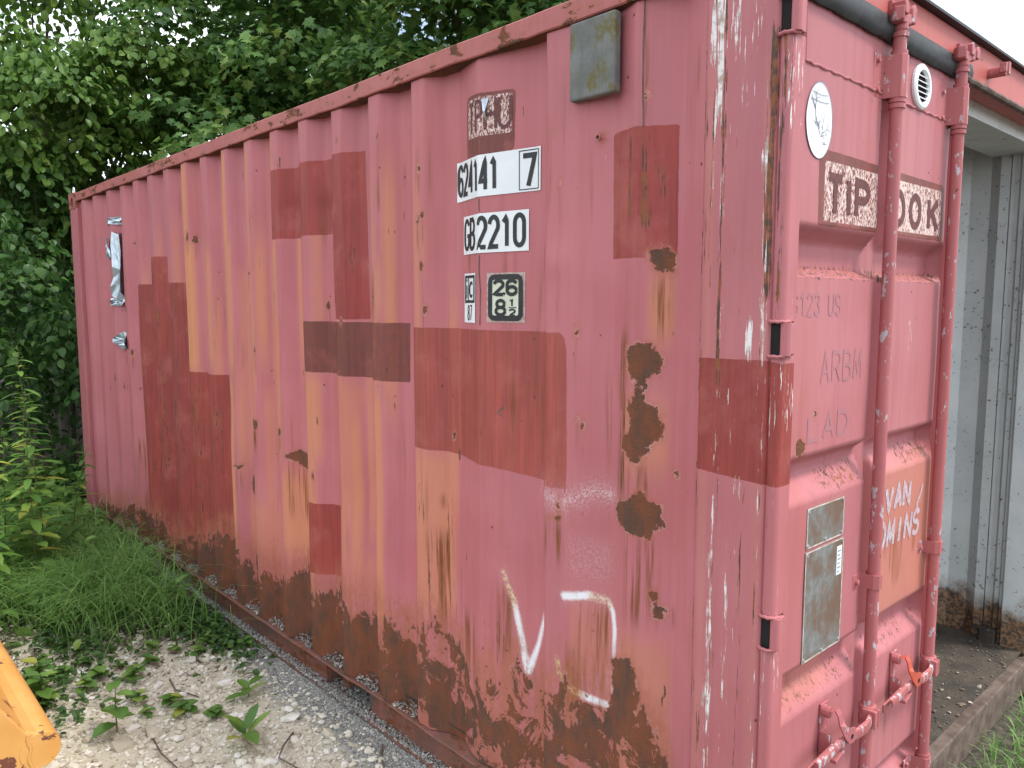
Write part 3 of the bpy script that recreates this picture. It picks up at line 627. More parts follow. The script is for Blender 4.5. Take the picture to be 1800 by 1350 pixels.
VDI = [(.70,1.01),(.99,1.10),(.985,.985),(.80,.865)]
attr(me, 'm_stn', np.clip(.55 * np.clip(psdf(yy, zz, VDI) / .02 + .5, 0, 1) + .45 * softbox(yy, zz, .12, .34, .71, .79, .02, .03) + .7 * softbox(yy, zz, .775, .80, .30, .53, .012, .05) + .5 * softbox(yy, zz, .33, .35, .3, .5, .012, .05), 0, 1))
attr(me, 'm_scr', np.clip(.85 * softbox(yy, zz, .80, .84, 1.58, 1.70, .02, .03) + .7 * softbox(yy, zz, .95, .98, 1.60, 1.68, .02, .03) + .18, 0, 1))
attr(me, 'm_scd', np.clip(.74 * softbox(yy, zz, .11, 1.05, 1.80, 1.84, .02, .02) + .66 * softbox(yy, zz, .30, .55, 1.245, 1.31, .05, .02) + .64 * softbox(yy, zz, .80, 1.05, 1.245, 1.31, .05, .02) + .52 * softbox(yy, zz, .12, 1.05, .68, .735, .05, .02) + .6 * softbox(yy, zz, .036, .05, .2, 2.4, .012, .1) + .30, 0, 1))
sp = np.full(yy.shape, -1.)
for a, c, r in ((.165, 1.382, .024), (.235, 1.46, .006)): sp = np.maximum(sp, r - np.hypot(yy - a, zz - c))
attr(me, 'm_rust', enc(sp))
DOOR = link('door', me, BOX)
b = MB(); b.box(-.084, -.079, .045, 1.160, .13, 2.43); b.box(-.0835, -.036, .036, .044, .12, 2.44); b.box(-.0835, -.036, 1.161, 1.168, .12, 2.44); b.box(-.078, -.034, .04, 1.16, 2.434, 2.441); b.box(-.078, -.034, .04, 1.16, .120, .126)
b.build('door_back', M_INSIDE, DOOR)
def strip(name, pts, r, mat): return MB().tube(pts, r, 8).build(name, mat, DOOR, smooth=True)
b = MB()   # rubber seal along the top and the free edge
n = 60; P4 = []
for (xo, zo) in ((-.036, 2.440), (-.020, 2.438), (-.010, 2.450), (-.006, 2.470), (-.010, 2.492), (-.018, 2.502)):
    P4.append([(xo, .045 + 1.12 * k / n, zo + (.0012 * math.sin(k * 2.7) + .001 * math.sin(k * 7.1)) * (zo < 2.445)) for k in range(n + 1)])
b.sheet(P4); b.build('door_seal', M_GASKET, DOOR, smooth=True)
b = MB(); b.box(-.075, -.045, 1.168, 1.178, .13, 2.44); b.build('edge_seal', simple('old_white_seal', (0.55, 0.53, 0.48), (0.36, 0.33, 0.29), 30, .7), DOOR, bevel=.003)
strip('weld_bead', [(DX + .001 + .001 * math.sin(k * 1.9), .115 + k * .0205, 2.303 + .002 * math.sin(k * 2.4)) for k in range(46)], .0042, M_DOOR)
strip('weld_bead', [(DX + .001, .115 + .001 * math.sin(k), 2.303 + k * .02) for k in range(7)], .0035, M_DOOR)
# locking bars with guides, cams and handles
def locking_bar(y):
    xb = 0.0
    b = MB(); b.tube([(xb, y, .12), (xb, y, 2.475)], .0172, 18)
    for z in (2.452, 2.405, 2.283, 2.268, .165, .235): b.tube([(xb, y, z - .006), (xb, y, z + .006)], .0215, 18)
    b.build('locking_bar', M_BAR, DOOR, smooth=True)
    b = MB()   # top cam
    b.tube([(xb, y, 2.462), (xb, y, 2.500)], .0195, 14)
    b.prism([(xb - .012, y - .022), (xb + .018, y - .030), (xb + .030, y - .052), (xb + .006, y - .060), (xb - .012, y - .046)], 2.476, 2.512, 'z')
    b.prism([(xb - .012, y + .018), (xb + .020, y + .020), (xb + .024, y + .044), (xb + .000, y + .050)], 2.484, 2.520, 'z')
    b.prism([(xb - .016, y - .02), (xb + .018, y - .026), (xb + .020, y + .022), (xb - .014, y + .022)], 2.478, 2.506, 'z')
    b.build('locking_cam', M_BAR, DOOR, smooth=False, bevel=.004)
    for z0, z1 in ((2.288, 2.400), (.172, .23)):   # wrap-round guide plate with two bolts
        b = MB(); prf = [(DX + .001, y - .085), (DX + .001, y - .030), (xb - .004, y - .0245), (xb + .016, y - .019), (xb + .0235, y - .004), (xb + .021, y + .014), (xb + .006, y + .0235), (DX + .001, y + .0245), (DX + .001, y + .045)]
        outer = prf; inner = [(a - .004, c + (.003 if c < y else -.003)) for a, c in prf]
        b.prism(outer + inner[::-1], z0, z1, 'z')
        for zz_ in (z0 + .018, z1 - .018):
            b.tube([(DX, y - .064, zz_), (DX + .009, y - .064, zz_)], .0075, 6)
        b.build('bar_guide', M_BAR, DOOR, bevel=.0015)
    b = MB(); zc = .952   # light clip at mid height
    prf = [(DX + .001, y - .068), (DX + .001, y - .024), (xb + .008, y - .021), (xb + .0205, y - .010), (xb + .0205, y + .010), (xb + .006, y + .0205), (DX + .001, y + .022)]
    b.prism(prf + [(a - .003, c + (.0025 if c < y else -.0025)) for a, c in prf][::-1], zc - .021, zc + .021, 'z')
    b.tube([(DX, y - .050, zc), (DX + .010, y - .050, zc)], .008, 6); b.build('bar_guide', M_BAR, DOOR, bevel=.0012)
def handle(y, seal):
    """hub on the bar, arm lying to the left, catch bolted to the door"""
    z = .552
    b = MB()
    b.tube([(0, y, z - .030), (0, y, z + .030)], .0245, 14)
    b.box(-.004, .036, y - .030, y - .012, z - .026, z + .026); b.box(-.004, .034, y - .004, y + .006, z - .028, z + .024)
    b.build('handle_hub', M_BAR, DOOR, bevel=.003)
    pts = [(.020, y - .02, z), (.030, y - .07, z - .002), (.031, y - .13, z + .002), (.022, y - .18, z + .004), (.022, y - .23, z + .003), (.026, y - .30, z), (.028, y - .37, z + .004)]
    b = MB(); rows = []
    for k, p in enumerate(pts):
        hh = (.018, .017, .015, .014, .014, .013, .012)[k]
        rows.append([(p[0] - .005, p[1], p[2] - hh), (p[0] + .004, p[1], p[2] - hh * .8), (p[0] + .006, p[1], p[2]), (p[0] + .004, p[1], p[2] + hh * .8), (p[0] - .005, p[1], p[2] + hh), (p[0] - .005, p[1], p[2] - hh)])
    b.sheet(rows); b.add(rows[-1][:5], [(0,1,2,3,4)]); b.build('handle_arm', M_ZBAR, DOOR, smooth=True)
    yc = y - .225
    b = MB()
    b.box(DX, DX + .006, yc - .018, yc + .024, z - .055, z + .105)
    b.tube([(DX + .004, yc - .004, z + .085), (DX + .026, yc - .004, z + .085)], .016, 12)
    b.prism([(yc - .022, z - .03), (yc - .006, z - .03), (yc - .004, z + .02), (yc - .02, z + .03)], DX + .004, DX + .032, 'x')
    b.prism([(yc - .022, z - .045), (yc + .03, z - .028), (yc + .03, z - .020), (yc - .022, z - .034)], DX + .004, DX + .055, 'x')
    b.tube([(DX, yc + .005, z - .048), (DX + .016, yc + .005, z - .048)], .010, 8)
    b.build('handle_catch', M_BAR, DOOR, bevel=.002)
    arc = [(DX + .030, yc - .012, z + .098), (DX + .040, yc - .004, z + .102), (DX + .046, yc + .004, z + .085), (DX + .050, yc + .008, z + .060), (DX + .058, yc + .016, z + .035), (DX + .062, yc + .034, z + .020), (DX + .062, yc + .064, z + .014)]
    b = MB(); rows = []
    for k, p in enumerate(arc):
        w = (.008, .010, .011, .012, .016, .022, .020)[k]; d = Vector((0, .5, -.8)) if k < 4 else Vector((0, -.3, -.95))
        q = Vector(p); s_ = Vector((0, 1, .15)) if k < 4 else Vector((0, .1, 1)); s_.normalize()
        rows.append([q - s_ * w, q - s_ * w + Vector((.004, 0, 0)), q + s_ * w + Vector((.004, 0, 0)), q + s_ * w, q - s_ * w])
    b.sheet(rows); b.tube([(DX + .060, yc + .045 + .010 * math.cos(a), z + .016 + .008 * math.sin(a)) for a in np.linspace(0, 6.283, 12)], .004, 6, cap=False)
    b.tube([(DX + .062, yc + .045, z + .016), (DX + .0675, yc + .045, z + .016)], .0065, 10, mi=1)
    b.build('seal_catch', [seal, M_BLACK], DOOR)
    # the flap of the catch, hanging out to the left
    b = MB(); M = Matrix.Translation((DX + .038, yc - .075, z - .012)) @ Matrix.Rotation(R(4), 4, 'X')
    b.box(-.004, .004, -.075, .075, -.016, .012, M=M); b.build('catch_flap', M_BAR, DOOR, bevel=.003)
M_ZBAR = paint_master('worn_handle', base=(0.36, 0.11, 0.11), chips=1.15, full=False)
for y, s_ in ((.570, M_BAR), (1.040, M_REDCATCH)): locking_bar(y); handle(y, s_)
# hinge lugs welded on the door edge
for h in HINGE:
    b = MB()
    for e in (.03, -.03): b.prism([(.034, h + e * 1.0), (.075, h + e * 1.7), (.078, h + e * 1.9), (.034, h + e * 1.35)], DX - .001, DX + .012, 'x')
    b.box(-.026, .008, .018, .046, h - .036, h + .036); b.build('hinge_lug', M_DOOR, DOOR, bevel=.002)
# round louvre
b = MB(); c = (.800, 2.366); r = .064
ring = []
for rr, xo in ((.064, DX + .001), (.064, DX + .008), (.058, DX + .012), (.047, DX + .012), (.044, DX + .006), (.044, DX + .001)):
    ring.append([(xo, c[0] + rr * math.cos(a), c[1] + rr * math.sin(a)) for a in np.linspace(0, 2 * math.pi, 33)])
b.sheet(ring); b.add([(DX + .0015, c[0] + .0445 * math.cos(a), c[1] + .0445 * math.sin(a)) for a in np.linspace(0, 2 * math.pi, 33)[:-1]], [tuple(range(32))], 1)
for k in range(5):
    z = c[1] - .030 + k * .015; hw = math.sqrt(.0455 ** 2 - (z - c[1]) ** 2)
    b.add([(DX + .003, c[0] - hw, z + .004), (DX + .003, c[0] + hw, z + .004), (DX + .010, c[0] + hw, z - .002), (DX + .010, c[0] - hw, z - .002), (DX + .0095, c[0] - hw, z - .004), (DX + .0095, c[0] + hw, z - .004)], [(0,1,2,3), (3,2,5,4)], 0)
b.build('round_vent', [M_WHITE, M_BLACK], DOOR, smooth=False)

# ------------------------------------------------------------------ lettering (strokes)
def arc(cx, cy, rx, ry, a0, a1, n=10): return [(cx + rx * math.cos(R(a)), cy + ry * math.sin(R(a))) for a in np.linspace(a0, a1, n)]
G = {'0': [arc(.5,.74,.5,.26,0,180) + arc(.5,.26,.5,.26,180,360) + [(1,.74)]], '1': [[(.15,.80),(.55,1),(.55,0)]],
 '2': [arc(.5,.72,.5,.28,170,-25) + [(.0,.0),(1,0)]], '3': [arc(.48,.76,.45,.24,160,-80) + arc(.48,.27,.5,.27,80,-160)],
 '4': [[(.72,0),(.72,1),(0,.28),(1,.28)]], '6': [arc(.5,.28,.5,.28,0,360,16), [(0,.28),(0,.70)] + arc(.5,.72,.5,.28,180,15)],
 '7': [[(0,1),(1,1),(.38,0)]], '8': [arc(.5,.755,.42,.245,0,360,16), arc(.5,.26,.5,.26,0,360,16)],
 'T': [[(0,1),(1,1)], [(.5,1),(.5,0)]], 'P': [[(0,0),(0,1),(.5,1)] + arc(.55,.74,.45,.26,90,-90) + [(0,.48)]], 'H': [[(0,0),(0,1)], [(1,0),(1,1)], [(0,.5),(1,.5)]],
 'U': [[(0,1),(0,.28)] + arc(.5,.28,.5,.28,180,360) + [(1,1)]], 'G': [arc(.5,.72,.5,.28,20,180) + arc(.5,.28,.5,.28,180,360) + [(1,.46),(.55,.46)]],
 'B': [[(0,0),(0,1),(.5,1)] + arc(.5,.76,.42,.24,90,-90) + [(0,.52)], [(.5,.52)] + arc(.5,.26,.5,.26,90,-90) + [(0,0)]],
 'I': [[(.5,0),(.5,1)]], 'O': [arc(.5,.5,.5,.5,0,360,22)], 'K': [[(0,0),(0,1)], [(1,1),(.05,.42)], [(.35,.62),(1,0)]], 'i': [[(.5,0),(.5,.66)], [(.5,.84),(.5,.97)]],
 'c': [arc(.55,.36,.45,.36,45,315,12)], 'V': [[(0,1),(.5,0),(1,1)]], 'A': [[(0,0),(.5,1),(1,0)], [(.2,.35),(.8,.35)]], 'N': [[(0,0),(0,1),(1,0),(1,1)]],
 'M': [[(0,0),(.1,1),(.5,.2),(.9,1),(1,0)]], 'S': [arc(.5,.74,.45,.26,20,260) + arc(.5,.26,.48,.26,90,-160)], 'D': [[(0,0),(0,1),(.4,1)] + arc(.4,.5,.6,.5,90,-90) + [(0,0)]],
 'R': [[(0,0),(0,1),(.5,1)] + arc(.55,.74,.45,.26,90,-90) + [(0,.48)], [(.5,.48),(1,0)]], 'L': [[(0,1),(0,0),(1,0)]], ',': [[(.5,.10),(.3,-.18)]], '-': [[(0,.5),(1,.5)]]}
def ribbon(b, pts, w, S, mi):
    """flat band of width w along pts, each 2D point sent through S to the surface"""
    q = []
    for (a, c), (d, e) in zip(pts[:-1], pts[1:]):
        n = max(1, int(math.hypot(d - a, e - c) / .012)); q += [(a + (d - a) * k / n, c + (e - c) * k / n) for k in range(n)]
    q.append(pts[-1]); Lft = []; Rgt = []
    for i in range(len(q)):
        if i == 0: t = (q[1][0] - q[0][0], q[1][1] - q[0][1])
        elif i == len(q) - 1: t = (q[-1][0] - q[-2][0], q[-1][1] - q[-2][1])
        else: t = (q[i+1][0] - q[i-1][0], q[i+1][1] - q[i-1][1])
        l = math.hypot(*t) or 1; nx, ny = -t[1] / l, t[0] / l; k = 1.0
        if 0 < i < len(q) - 1:
            d0 = (q[i][0] - q[i-1][0], q[i][1] - q[i-1][1]); l0 = math.hypot(*d0) or 1
            k = min(1.6, 1 / max(.4, abs((d0[0] * t[0] + d0[1] * t[1]) / l0 / l)))
        Lft.append(S(q[i][0] + nx * w / 2 * k, q[i][1] + ny * w / 2 * k)); Rgt.append(S(q[i][0] - nx * w / 2 * k, q[i][1] - ny * w / 2 * k))
    b.sheet([Lft, Rgt], mi)
def text(b, s, x0, z0, x1, z1, w, S, mi=0, adv=None, lean=0.0):
    n = len(s); cw = (x1 - x0) / n; gw = cw * .70; mats, par = b
    for k, ch in enumerate(s):
        if ch == ' ': continue
        ox = x0 + cw * k + cw * .15; b = MB()
        for q_, st in enumerate(G[ch]):
            LIFT[0] = .00025 * q_
            ribbon(b, [(ox + u * gw + lean * v * (z1 - z0), z0 + v * (z1 - z0)) for u, v in st], w, S, mi)
        LIFT[0] = 0.0; b.build('letter', mats, par)
LIFT = [0.0]
def side_S(off): return lambda x, z: (x, float(wall_y(x)) + float(dents(np.float64(x), np.float64(z))) - off - LIFT[0], z)
def door_S(off): return lambda y, z: (DX + float(dwave(y, z)) + off + LIFT[0], y, z)
def quad(b, x0, x1, z0, z1, S, mi=0, st=.012, tilt=0.0):
    nx = max(2, int((x1 - x0) / st)); nz = max(2, int((z1 - z0) / .03))
    b.sheet([[S(x0 + (x1 - x0) * i / nx, z0 + (z1 - z0) * j / nz + tilt * i / nx) for i in range(nx + 1)] for j in range(nz + 1)], mi)
# serial number
b = MB(); quad(b, -1.253, -.841, 2.087, 2.219, side_S(.0025)); st1 = b.build('number_sticker', M_WHITE, BOX, smooth=True); st1['label'] = 'white sticker with black number 624141 7'
S = side_S(.0037); text((M_INK, st1), '624141', -1.249, 2.108, -1.000, 2.204, .0145, S)
b = MB(); ribbon(b, [(-.922,2.094),(-.850,2.094),(-.850,2.212),(-.922,2.212),(-.922,2.094)], .003, S, 0); b.build('frame_line', M_INK, st1)
b = MB(); ribbon(b, [(-.908,2.196),(-.864,2.196),(-.888,2.104)], .016, S, 0); b.build('letter', M_INK, st1)
b = MB(); quad(b, -1.206, -.886, 1.906, 2.033, side_S(.0025)); st2 = b.build('number_sticker', M_WHITE, BOX, smooth=True); st2['label'] = 'white sticker with black code GB 2210'
text((M_INK, st2), 'GB', -1.200, 1.924, -1.110, 2.018, .0135, S); text((M_INK, st2), '2210', -1.098, 1.924, -.896, 2.018, .0150, S)
b = MB(); quad(b, -1.198, -1.110, 1.677, 1.842, side_S(.0025)); st3 = b.build('number_sticker', M_WHITE, BOX, smooth=True); st3['label'] = 'narrow white sticker with framed ic over 87'
b = MB(); ribbon(b, [(-1.188,1.748),(-1.119,1.748),(-1.119,1.831),(-1.188,1.831),(-1.188,1.742)], .009, S, 0); LIFT[0] = .0003; ribbon(b, [(-1.163,1.748),(-1.163,1.831)], .005, S, 0); LIFT[0] = 0; b.build('frame_line', M_INK, st3)
text((M_INK, st3), 'i', -1.186, 1.758, -1.166, 1.826, .006, S); text((M_INK, st3), 'c', -1.163, 1.764, -1.124, 1.83, .0085, S); text((M_INK, st3), '87', -1.172, 1.686, -1.134, 1.734, .0048, S)
def rrect(x0, x1, z0, z1, r): return arc(x1-r, z0+r, r, r, -90, 0, 5) + arc(x1-r, z1-r, r, r, 0, 90, 5) + arc(x0+r, z1-r, r, r, 90, 180, 5) + arc(x0+r, z0+r, r, r, 180, 270, 5)
b = MB(); quad(b, -1.052, -.900, 1.680, 1.840, side_S(.0012)); st4 = b.build('height_sticker', simple('scraped_border', (0.36, 0.20, 0.16), (0.52, 0.44, 0.40), 90, .7), BOX, smooth=True); st4['label'] = 'height mark plate reading 2,6 and 8 1/2'
b = MB(); S2 = side_S(.0028); quad(b, -1.030, -.922, 1.700, 1.820, S2, 1)
rr = rrect(-1.036, -.916, 1.694, 1.826, .016); ribbon(b, rr + rr[:2], .017, side_S(.0036), 0)
b.build('plate_face', [M_INK, M_CREAM], st4, smooth=True)
S3 = side_S(.0042); q = (M_INK, st4); text(q, '2', -1.028, 1.770, -.976, 1.814, .0115, S3); text(q, ',', -.990, 1.774, -.966, 1.80, .009, S3); text(q, '6', -.976, 1.770, -.924, 1.814, .0115, S3)
text(q, '8', -1.020, 1.705, -.968, 1.751, .0110, S3); text(q, '1', -.966, 1.733, -.934, 1.754, .0055, S3); text(q, '2', -.964, 1.703, -.932, 1.722, .0055, S3)
b = MB(); ribbon(b, [(-.962,1.728),(-.932,1.728)], .003, S3, 0); b.build('fraction_bar', M_INK, st4)
S = side_S(.0014)
for ch, x0, x1 in (('T', -1.164, -1.114), ('P', -1.114, -1.064), ('H', -1.066, -1.006), ('U', -1.012, -.948)): text((M_INLETTER, BOX), ch, x0, 2.295, x1, 2.388, .0115, S)
b = MB(); S = side_S(.004); b.add([S(-1.068,2.392), S(-1.040,2.390), (-1.046, float(wall_y(-1.046)) - .012, 2.350), S(-1.050,2.318), (-1.056, float(wall_y(-1.056)) - .010, 2.350)], [(0,1,2), (0,2,4), (4,2,3)]); b.build('foil_shred', M_FOIL, BOX)
# cover plate of the side vent
b = MB(); b.box(-.661, -.497, -.012, .016, 2.302, 2.512); b.build('vent_cover', M_COVER, BOX, bevel=.006)
b = MB(); b.tube([(-.574, .012, 2.198), (-.574, .021, 2.198)], .0085, 12); b.tube([(-.574, .011, 2.198), (-.574, .02, 2.198)], .005, 10, mi=1); b.build('side_screw', [M_RAIL, M_BLACK], BOX)
# crack and seam lines on the side sheet
def crack(pts, w, name='seam'):
    b = MB(); S = side_S(.0012); ribbon(b, pts, w, S, 0); b.build(name, M_SILL, BOX)
crack([(-.4215,2.527),(-.424,2.42),(-.4235,2.30),(-.421,2.20)], .0035)
crack([(-1.0835,2.080),(-1.086,2.06),(-1.0825,2.04)], .004); crack([(-1.083,1.90),(-1.085,1.85),(-1.078,1.78),(-1.080,1.67)], .0045)
crack([(-.99,1.405),(-1.002,1.392),(-1.010,1.380)], .006); crack([(-1.002,1.382),(-.994,1.374)], .004)
# torn foil on the far corrugations
def foil(poly, seed, off):
    rg = random.Random(seed); b = MB(); cx = sum(p[0] for p in poly) / len(poly); cz = sum(p[1] for p in poly) / len(poly)
    V = [(cx, float(wall_y(cx)) - off - .012, cz)]
    m = []
    for i in range(len(poly)):
        (a, c), (d, e) = poly[i], poly[(i + 1) % len(poly)]
        for t in (0, .33, .66): m.append((a + (d - a) * t + rg.uniform(-.006, .006), c + (e - c) * t + rg.uniform(-.008, .008)))
    mid_ = [((a + cx) / 2, (c + cz) / 2) for a, c in m]
    V += [(a, float(wall_y(a)) - off - rg.uniform(0, .016), c) for a, c in mid_] + [(a, float(wall_y(a)) - off - rg.uniform(0, .022) * (rg.random() < .5), c) for a, c in m]
    n = len(m); F = [(0, 1 + i, 1 + (i + 1) % n) for i in range(n)] + [(1 + i, 1 + n + i, 1 + n + (i + 1) % n, 1 + (i + 1) % n) for i in range(n)]
    b.add(V, F); b.build('torn_foil', M_FOIL, BOX)
foil([(-5.15,2.33),(-4.86,2.345),(-4.85,2.275),(-5.13,2.285)], 1, .004)
foil([(-5.03,2.23),(-4.83,2.215),(-4.82,1.82),(-4.92,1.75),(-5.05,1.79),(-5.01,2.0)], 2, .014)
foil([(-5.12,2.20),(-5.08,2.20),(-5.06,2.06),(-5.13,2.05)], 3, .006)
foil([(-5.08,1.50),(-4.95,1.545),(-4.78,1.515),(-4.77,1.44),(-4.98,1.425)], 4, .014)
foil([(-5.10,1.765),(-4.98,1.78),(-4.88,1.795),(-4.95,1.725),(-5.06,1.735)], 5, .006)
# door lettering and labels
S = door_S(.0012)
for ch, y0, y1 in (('T', .245, .345), ('I', .335, .405), ('P', .400, .500), ('O', .640, .745), ('O', .765, .865), ('K', .905, 1.000)): text((M_INLETTER, DOOR), ch, y0, 1.970, y1, 2.055, .022, S)
text((M_INLETTER, DOOR), 'H', .580, 1.970, .640, 2.055, .014, door_S(-.0428))
b = MB(); cy, cz = .196, 2.180
el = [(cy + .0655 * math.cos(a), cz + .089 * math.sin(a)) for a in np.linspace(0, 2 * math.pi, 41)[:-1]]
b.add([(DX + .0014, a, c) for a, c in el], [tuple(range(40))], 0); S = door_S(.0022); ribbon(b, el + el[:2], .0022, S, 1)
inside = lambda a, c: ((a - cy) / .062) ** 2 + ((c - cz) / .085) ** 2 < 1
def twig(p, ang, ln, wd, dep, rg):
    q = [p]; a = ang
    for k in range(4): a += rg.uniform(-.35, .35); q.append((q[-1][0] + math.cos(a) * ln / 4, q[-1][1] + math.sin(a) * ln / 4))
    q = [t for t in q if inside(*t)]
    if len(q) > 1: ribbon(b, q, wd, S, 1)
    if dep and len(q) > 2:
        for s_ in (-1, 1): twig(q[-1], a + s_ * rg.uniform(.3, .9), ln * .7, wd * .65, dep - 1, rg)
rg = random.Random(5); twig((cy + .006, cz - .050), R(95), .05, .0050, 3, rg); twig((cy + .004, cz - .02), R(140), .05, .003, 2, rg); twig((cy - .01, cz - .06), R(70), .04, .003, 2, rg)
for k in range(26):
    a = (cy + rg.uniform(-.055, .055), cz + rg.uniform(-.065, -.005)); q = [a]
    for j in range(3): q.append((q[-1][0] + rg.uniform(-.012, .012), q[-1][1] + rg.uniform(-.010, .010)))
    if all(inside(*t) for t in q): ribbon(b, q, .0020, S, 1)
for zz_ in (-.068, -.052, .045, .062): hw = .05 * math.sqrt(1 - (zz_ / .088) ** 2); ribbon(b, [(cy - hw, cz + zz_), (cy, cz + zz_ - .003), (cy + hw, cz + zz_)], .0018, S, 1)
b.build('oval_sticker', [M_WHITE, simple('print_grey', (0.13, 0.14, 0.19), (0.26, 0.27, 0.32), 60, .5)], DOOR)
# two riveted data plates
for y0, y1, z0, z1 in ((.210, .418, 1.114, 1.220), (.209, .424, .808, 1.105)):
    b = MB(); b.box(DX + .0005, DX + .0035, y0, y1, z0, z1)
    for a, c in ((y0 + .008, z0 + .008), (y1 - .008, z0 + .008), (y0 + .008, z1 - .008), (y1 - .008, z1 - .008), ((y0 + y1) / 2, z0 + .008)): b.tube([(DX + .002, a, c), (DX + .006, a, c)], .005, 8, mi=1)
    for e in (0, 1):
        b.box(DX + .0036, DX + .0042, y0 + .001, y1 - .001, (z0, z1 - .0035)[e], (z0 + .0035, z1)[e], 2)
    b.box(DX + .0036, DX + .0042, y0, y0 + .0035, z0 + .004, z1 - .004, 2); b.box(DX + .0036, DX + .0042, y1 - .0035, y1, z0 + .004, z1 - .004, 2)
    b.build('data_plate', [M_PLATE, M_ZINC, simple('plate_edge', (0.62, 0.60, 0.56), (0.40, 0.30, 0.22), 60, .5)], DOOR)
b = MB(); b.box(DX + .0037, DX + .0045, .385, .414, 1.005, 1.085)
for k in range(6): b.box(DX + .0046, DX + .0049, .390, .402 + .006 * (k % 2), 1.012 + k * .0115, 1.016 + k * .0115, 1)
b.build('inspection_sticker', [M_WHITE, simple('faint_print', (0.35, 0.40, 0.42), None, 50)], DOOR)
# hand lettering and faint stencils
S = door_S(.0010); q = (simple('chalky_paint', (0.52, 0.50, 0.56), (0.46, 0.24, 0.24), 70, .8), DOOR)
text(q, 'VAN', .695, 1.120, .890, 1.190, .018, S); text(q, 'DMINS', .655, 1.010, .975, 1.085, .016, S, lean=.1)
b = MB(); ribbon(b, [(.985,1.165),(.970,1.135),(.945,1.105),(.955,1.07)], .011, S, 0); b.build('paint_stroke', q[0], DOOR)
S = door_S(.0008); q = (simple('faint_stencil_paint', (0.34, 0.17, 0.19), (0.42, 0.155, 0.17), 60, .7), DOOR)
text(q, '6123 US', .096, 1.712, .360, 1.764, .008, S); text(q, 'ARBM', .25, 1.540, .500, 1.615, .009, S); text(q, 'LAD', .19, 1.395, .440, 1.455, .011, S)

# ================================================================== the ground
def gz_at(x, y):
    x = np.asarray(x, float); y = np.asarray(y, float)
    h = .010 * np.sin(x * 2.3 + y * 1.1) * np.sin(y * 2.9) + .006 * np.sin(x * 7 + 2) * np.sin(y * 6.1)
    f = np.clip((-y - .05) / .25, 0, 1) + np.clip((x - .05) / .3, 0, 1) + np.clip((y - W - .05) / .4, 0, 1) + np.clip((-L - .05 - x) / .4, 0, 1)
    h = h * np.clip(f, 0, 1)
    veg = np.clip((-3.4 - x) / 2.0, 0, 1) * np.clip((-.12 - y) / .5, 0, 1)
    return h - .012 + .05 * veg
def m_ground():
    g = NG('limestone_ground'); x, y, z = g.sep()
    n = g.noise(1.6, 5, .6); f = g.noise(26, 6, .7); ff = g.noise(110, 4, .7)
    v = g.voro(75, out='Color'); vd = g.voro(75)
    cream = g.mix(g.step(f, .3, .7), (0.52, 0.46, 0.34), (0.66, 0.61, 0.49))
    cream = g.mix(.35, cream, g.mix(ff, (0.44, 0.36, 0.23), (0.78, 0.74, 0.62)))
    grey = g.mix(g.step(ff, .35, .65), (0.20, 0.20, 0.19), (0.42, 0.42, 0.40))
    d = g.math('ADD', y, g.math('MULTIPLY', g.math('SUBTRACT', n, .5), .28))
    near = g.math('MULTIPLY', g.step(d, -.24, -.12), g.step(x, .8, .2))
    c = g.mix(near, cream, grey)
    soil = g.mix(g.step(f, .35, .65), (0.055, 0.042, 0.028), (0.10, 0.08, 0.05))
    sv = g.math('ADD', g.math('ADD', x, g.math('MULTIPLY', y, -.9)), g.math('MULTIPLY', g.math('SUBTRACT', n, .5), 1.4))
    c = g.mix(g.step(sv, -2.75, -3.15), c, soil)
    c = g.mix(g.step(y, 2.2, 2.5), c, soil)
    yard = g.mix(g.step(f, .35, .65), (0.105, 0.095, 0.078), (0.18, 0.165, 0.14))
    pat = g.math('MULTIPLY', g.step(g.math('ADD', x, g.math('MULTIPLY', g.math('SUBTRACT', n, .5), .8)), -.5, -1.0), g.step(g.math('ADD', y, g.math('MULTIPLY', g.math('SUBTRACT', n, .5), .8)), -2.3, -1.8))
    c = g.mix(pat, yard, c)
    h = g.math('ADD', g.math('MULTIPLY', vd, -.5), g.math('ADD', f, g.math('MULTIPLY', ff, .5)))
    c = g.mix(g.step(x, -.12, .02), c, g.mix(.5, soil, yard))
    return g.finish(c, .95, normal=g.bump(h, .8, .012), spec=.2)
def span(lo, hi, st, far, k=1.5):
    a = list(np.arange(lo, hi + 1e-6, st)); d = st; p = hi; q = lo; up = []; dn = []
    while p < far: d *= k; p += d; up.append(p)
    d = st
    while q > -far: d *= k; q -= d; dn.append(q)
    return np.array(dn[::-1] + a + up)
ax_ = span(-8.5, 2.5, .07, 500); ay_ = span(-2.6, 3.6, .07, 500)
AX, AY = np.meshgrid(ax_, ay_)
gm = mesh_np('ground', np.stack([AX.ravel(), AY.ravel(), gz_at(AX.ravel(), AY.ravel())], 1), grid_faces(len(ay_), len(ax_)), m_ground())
GROUND = link('ground', gm); tag(GROUND, kind='structure')

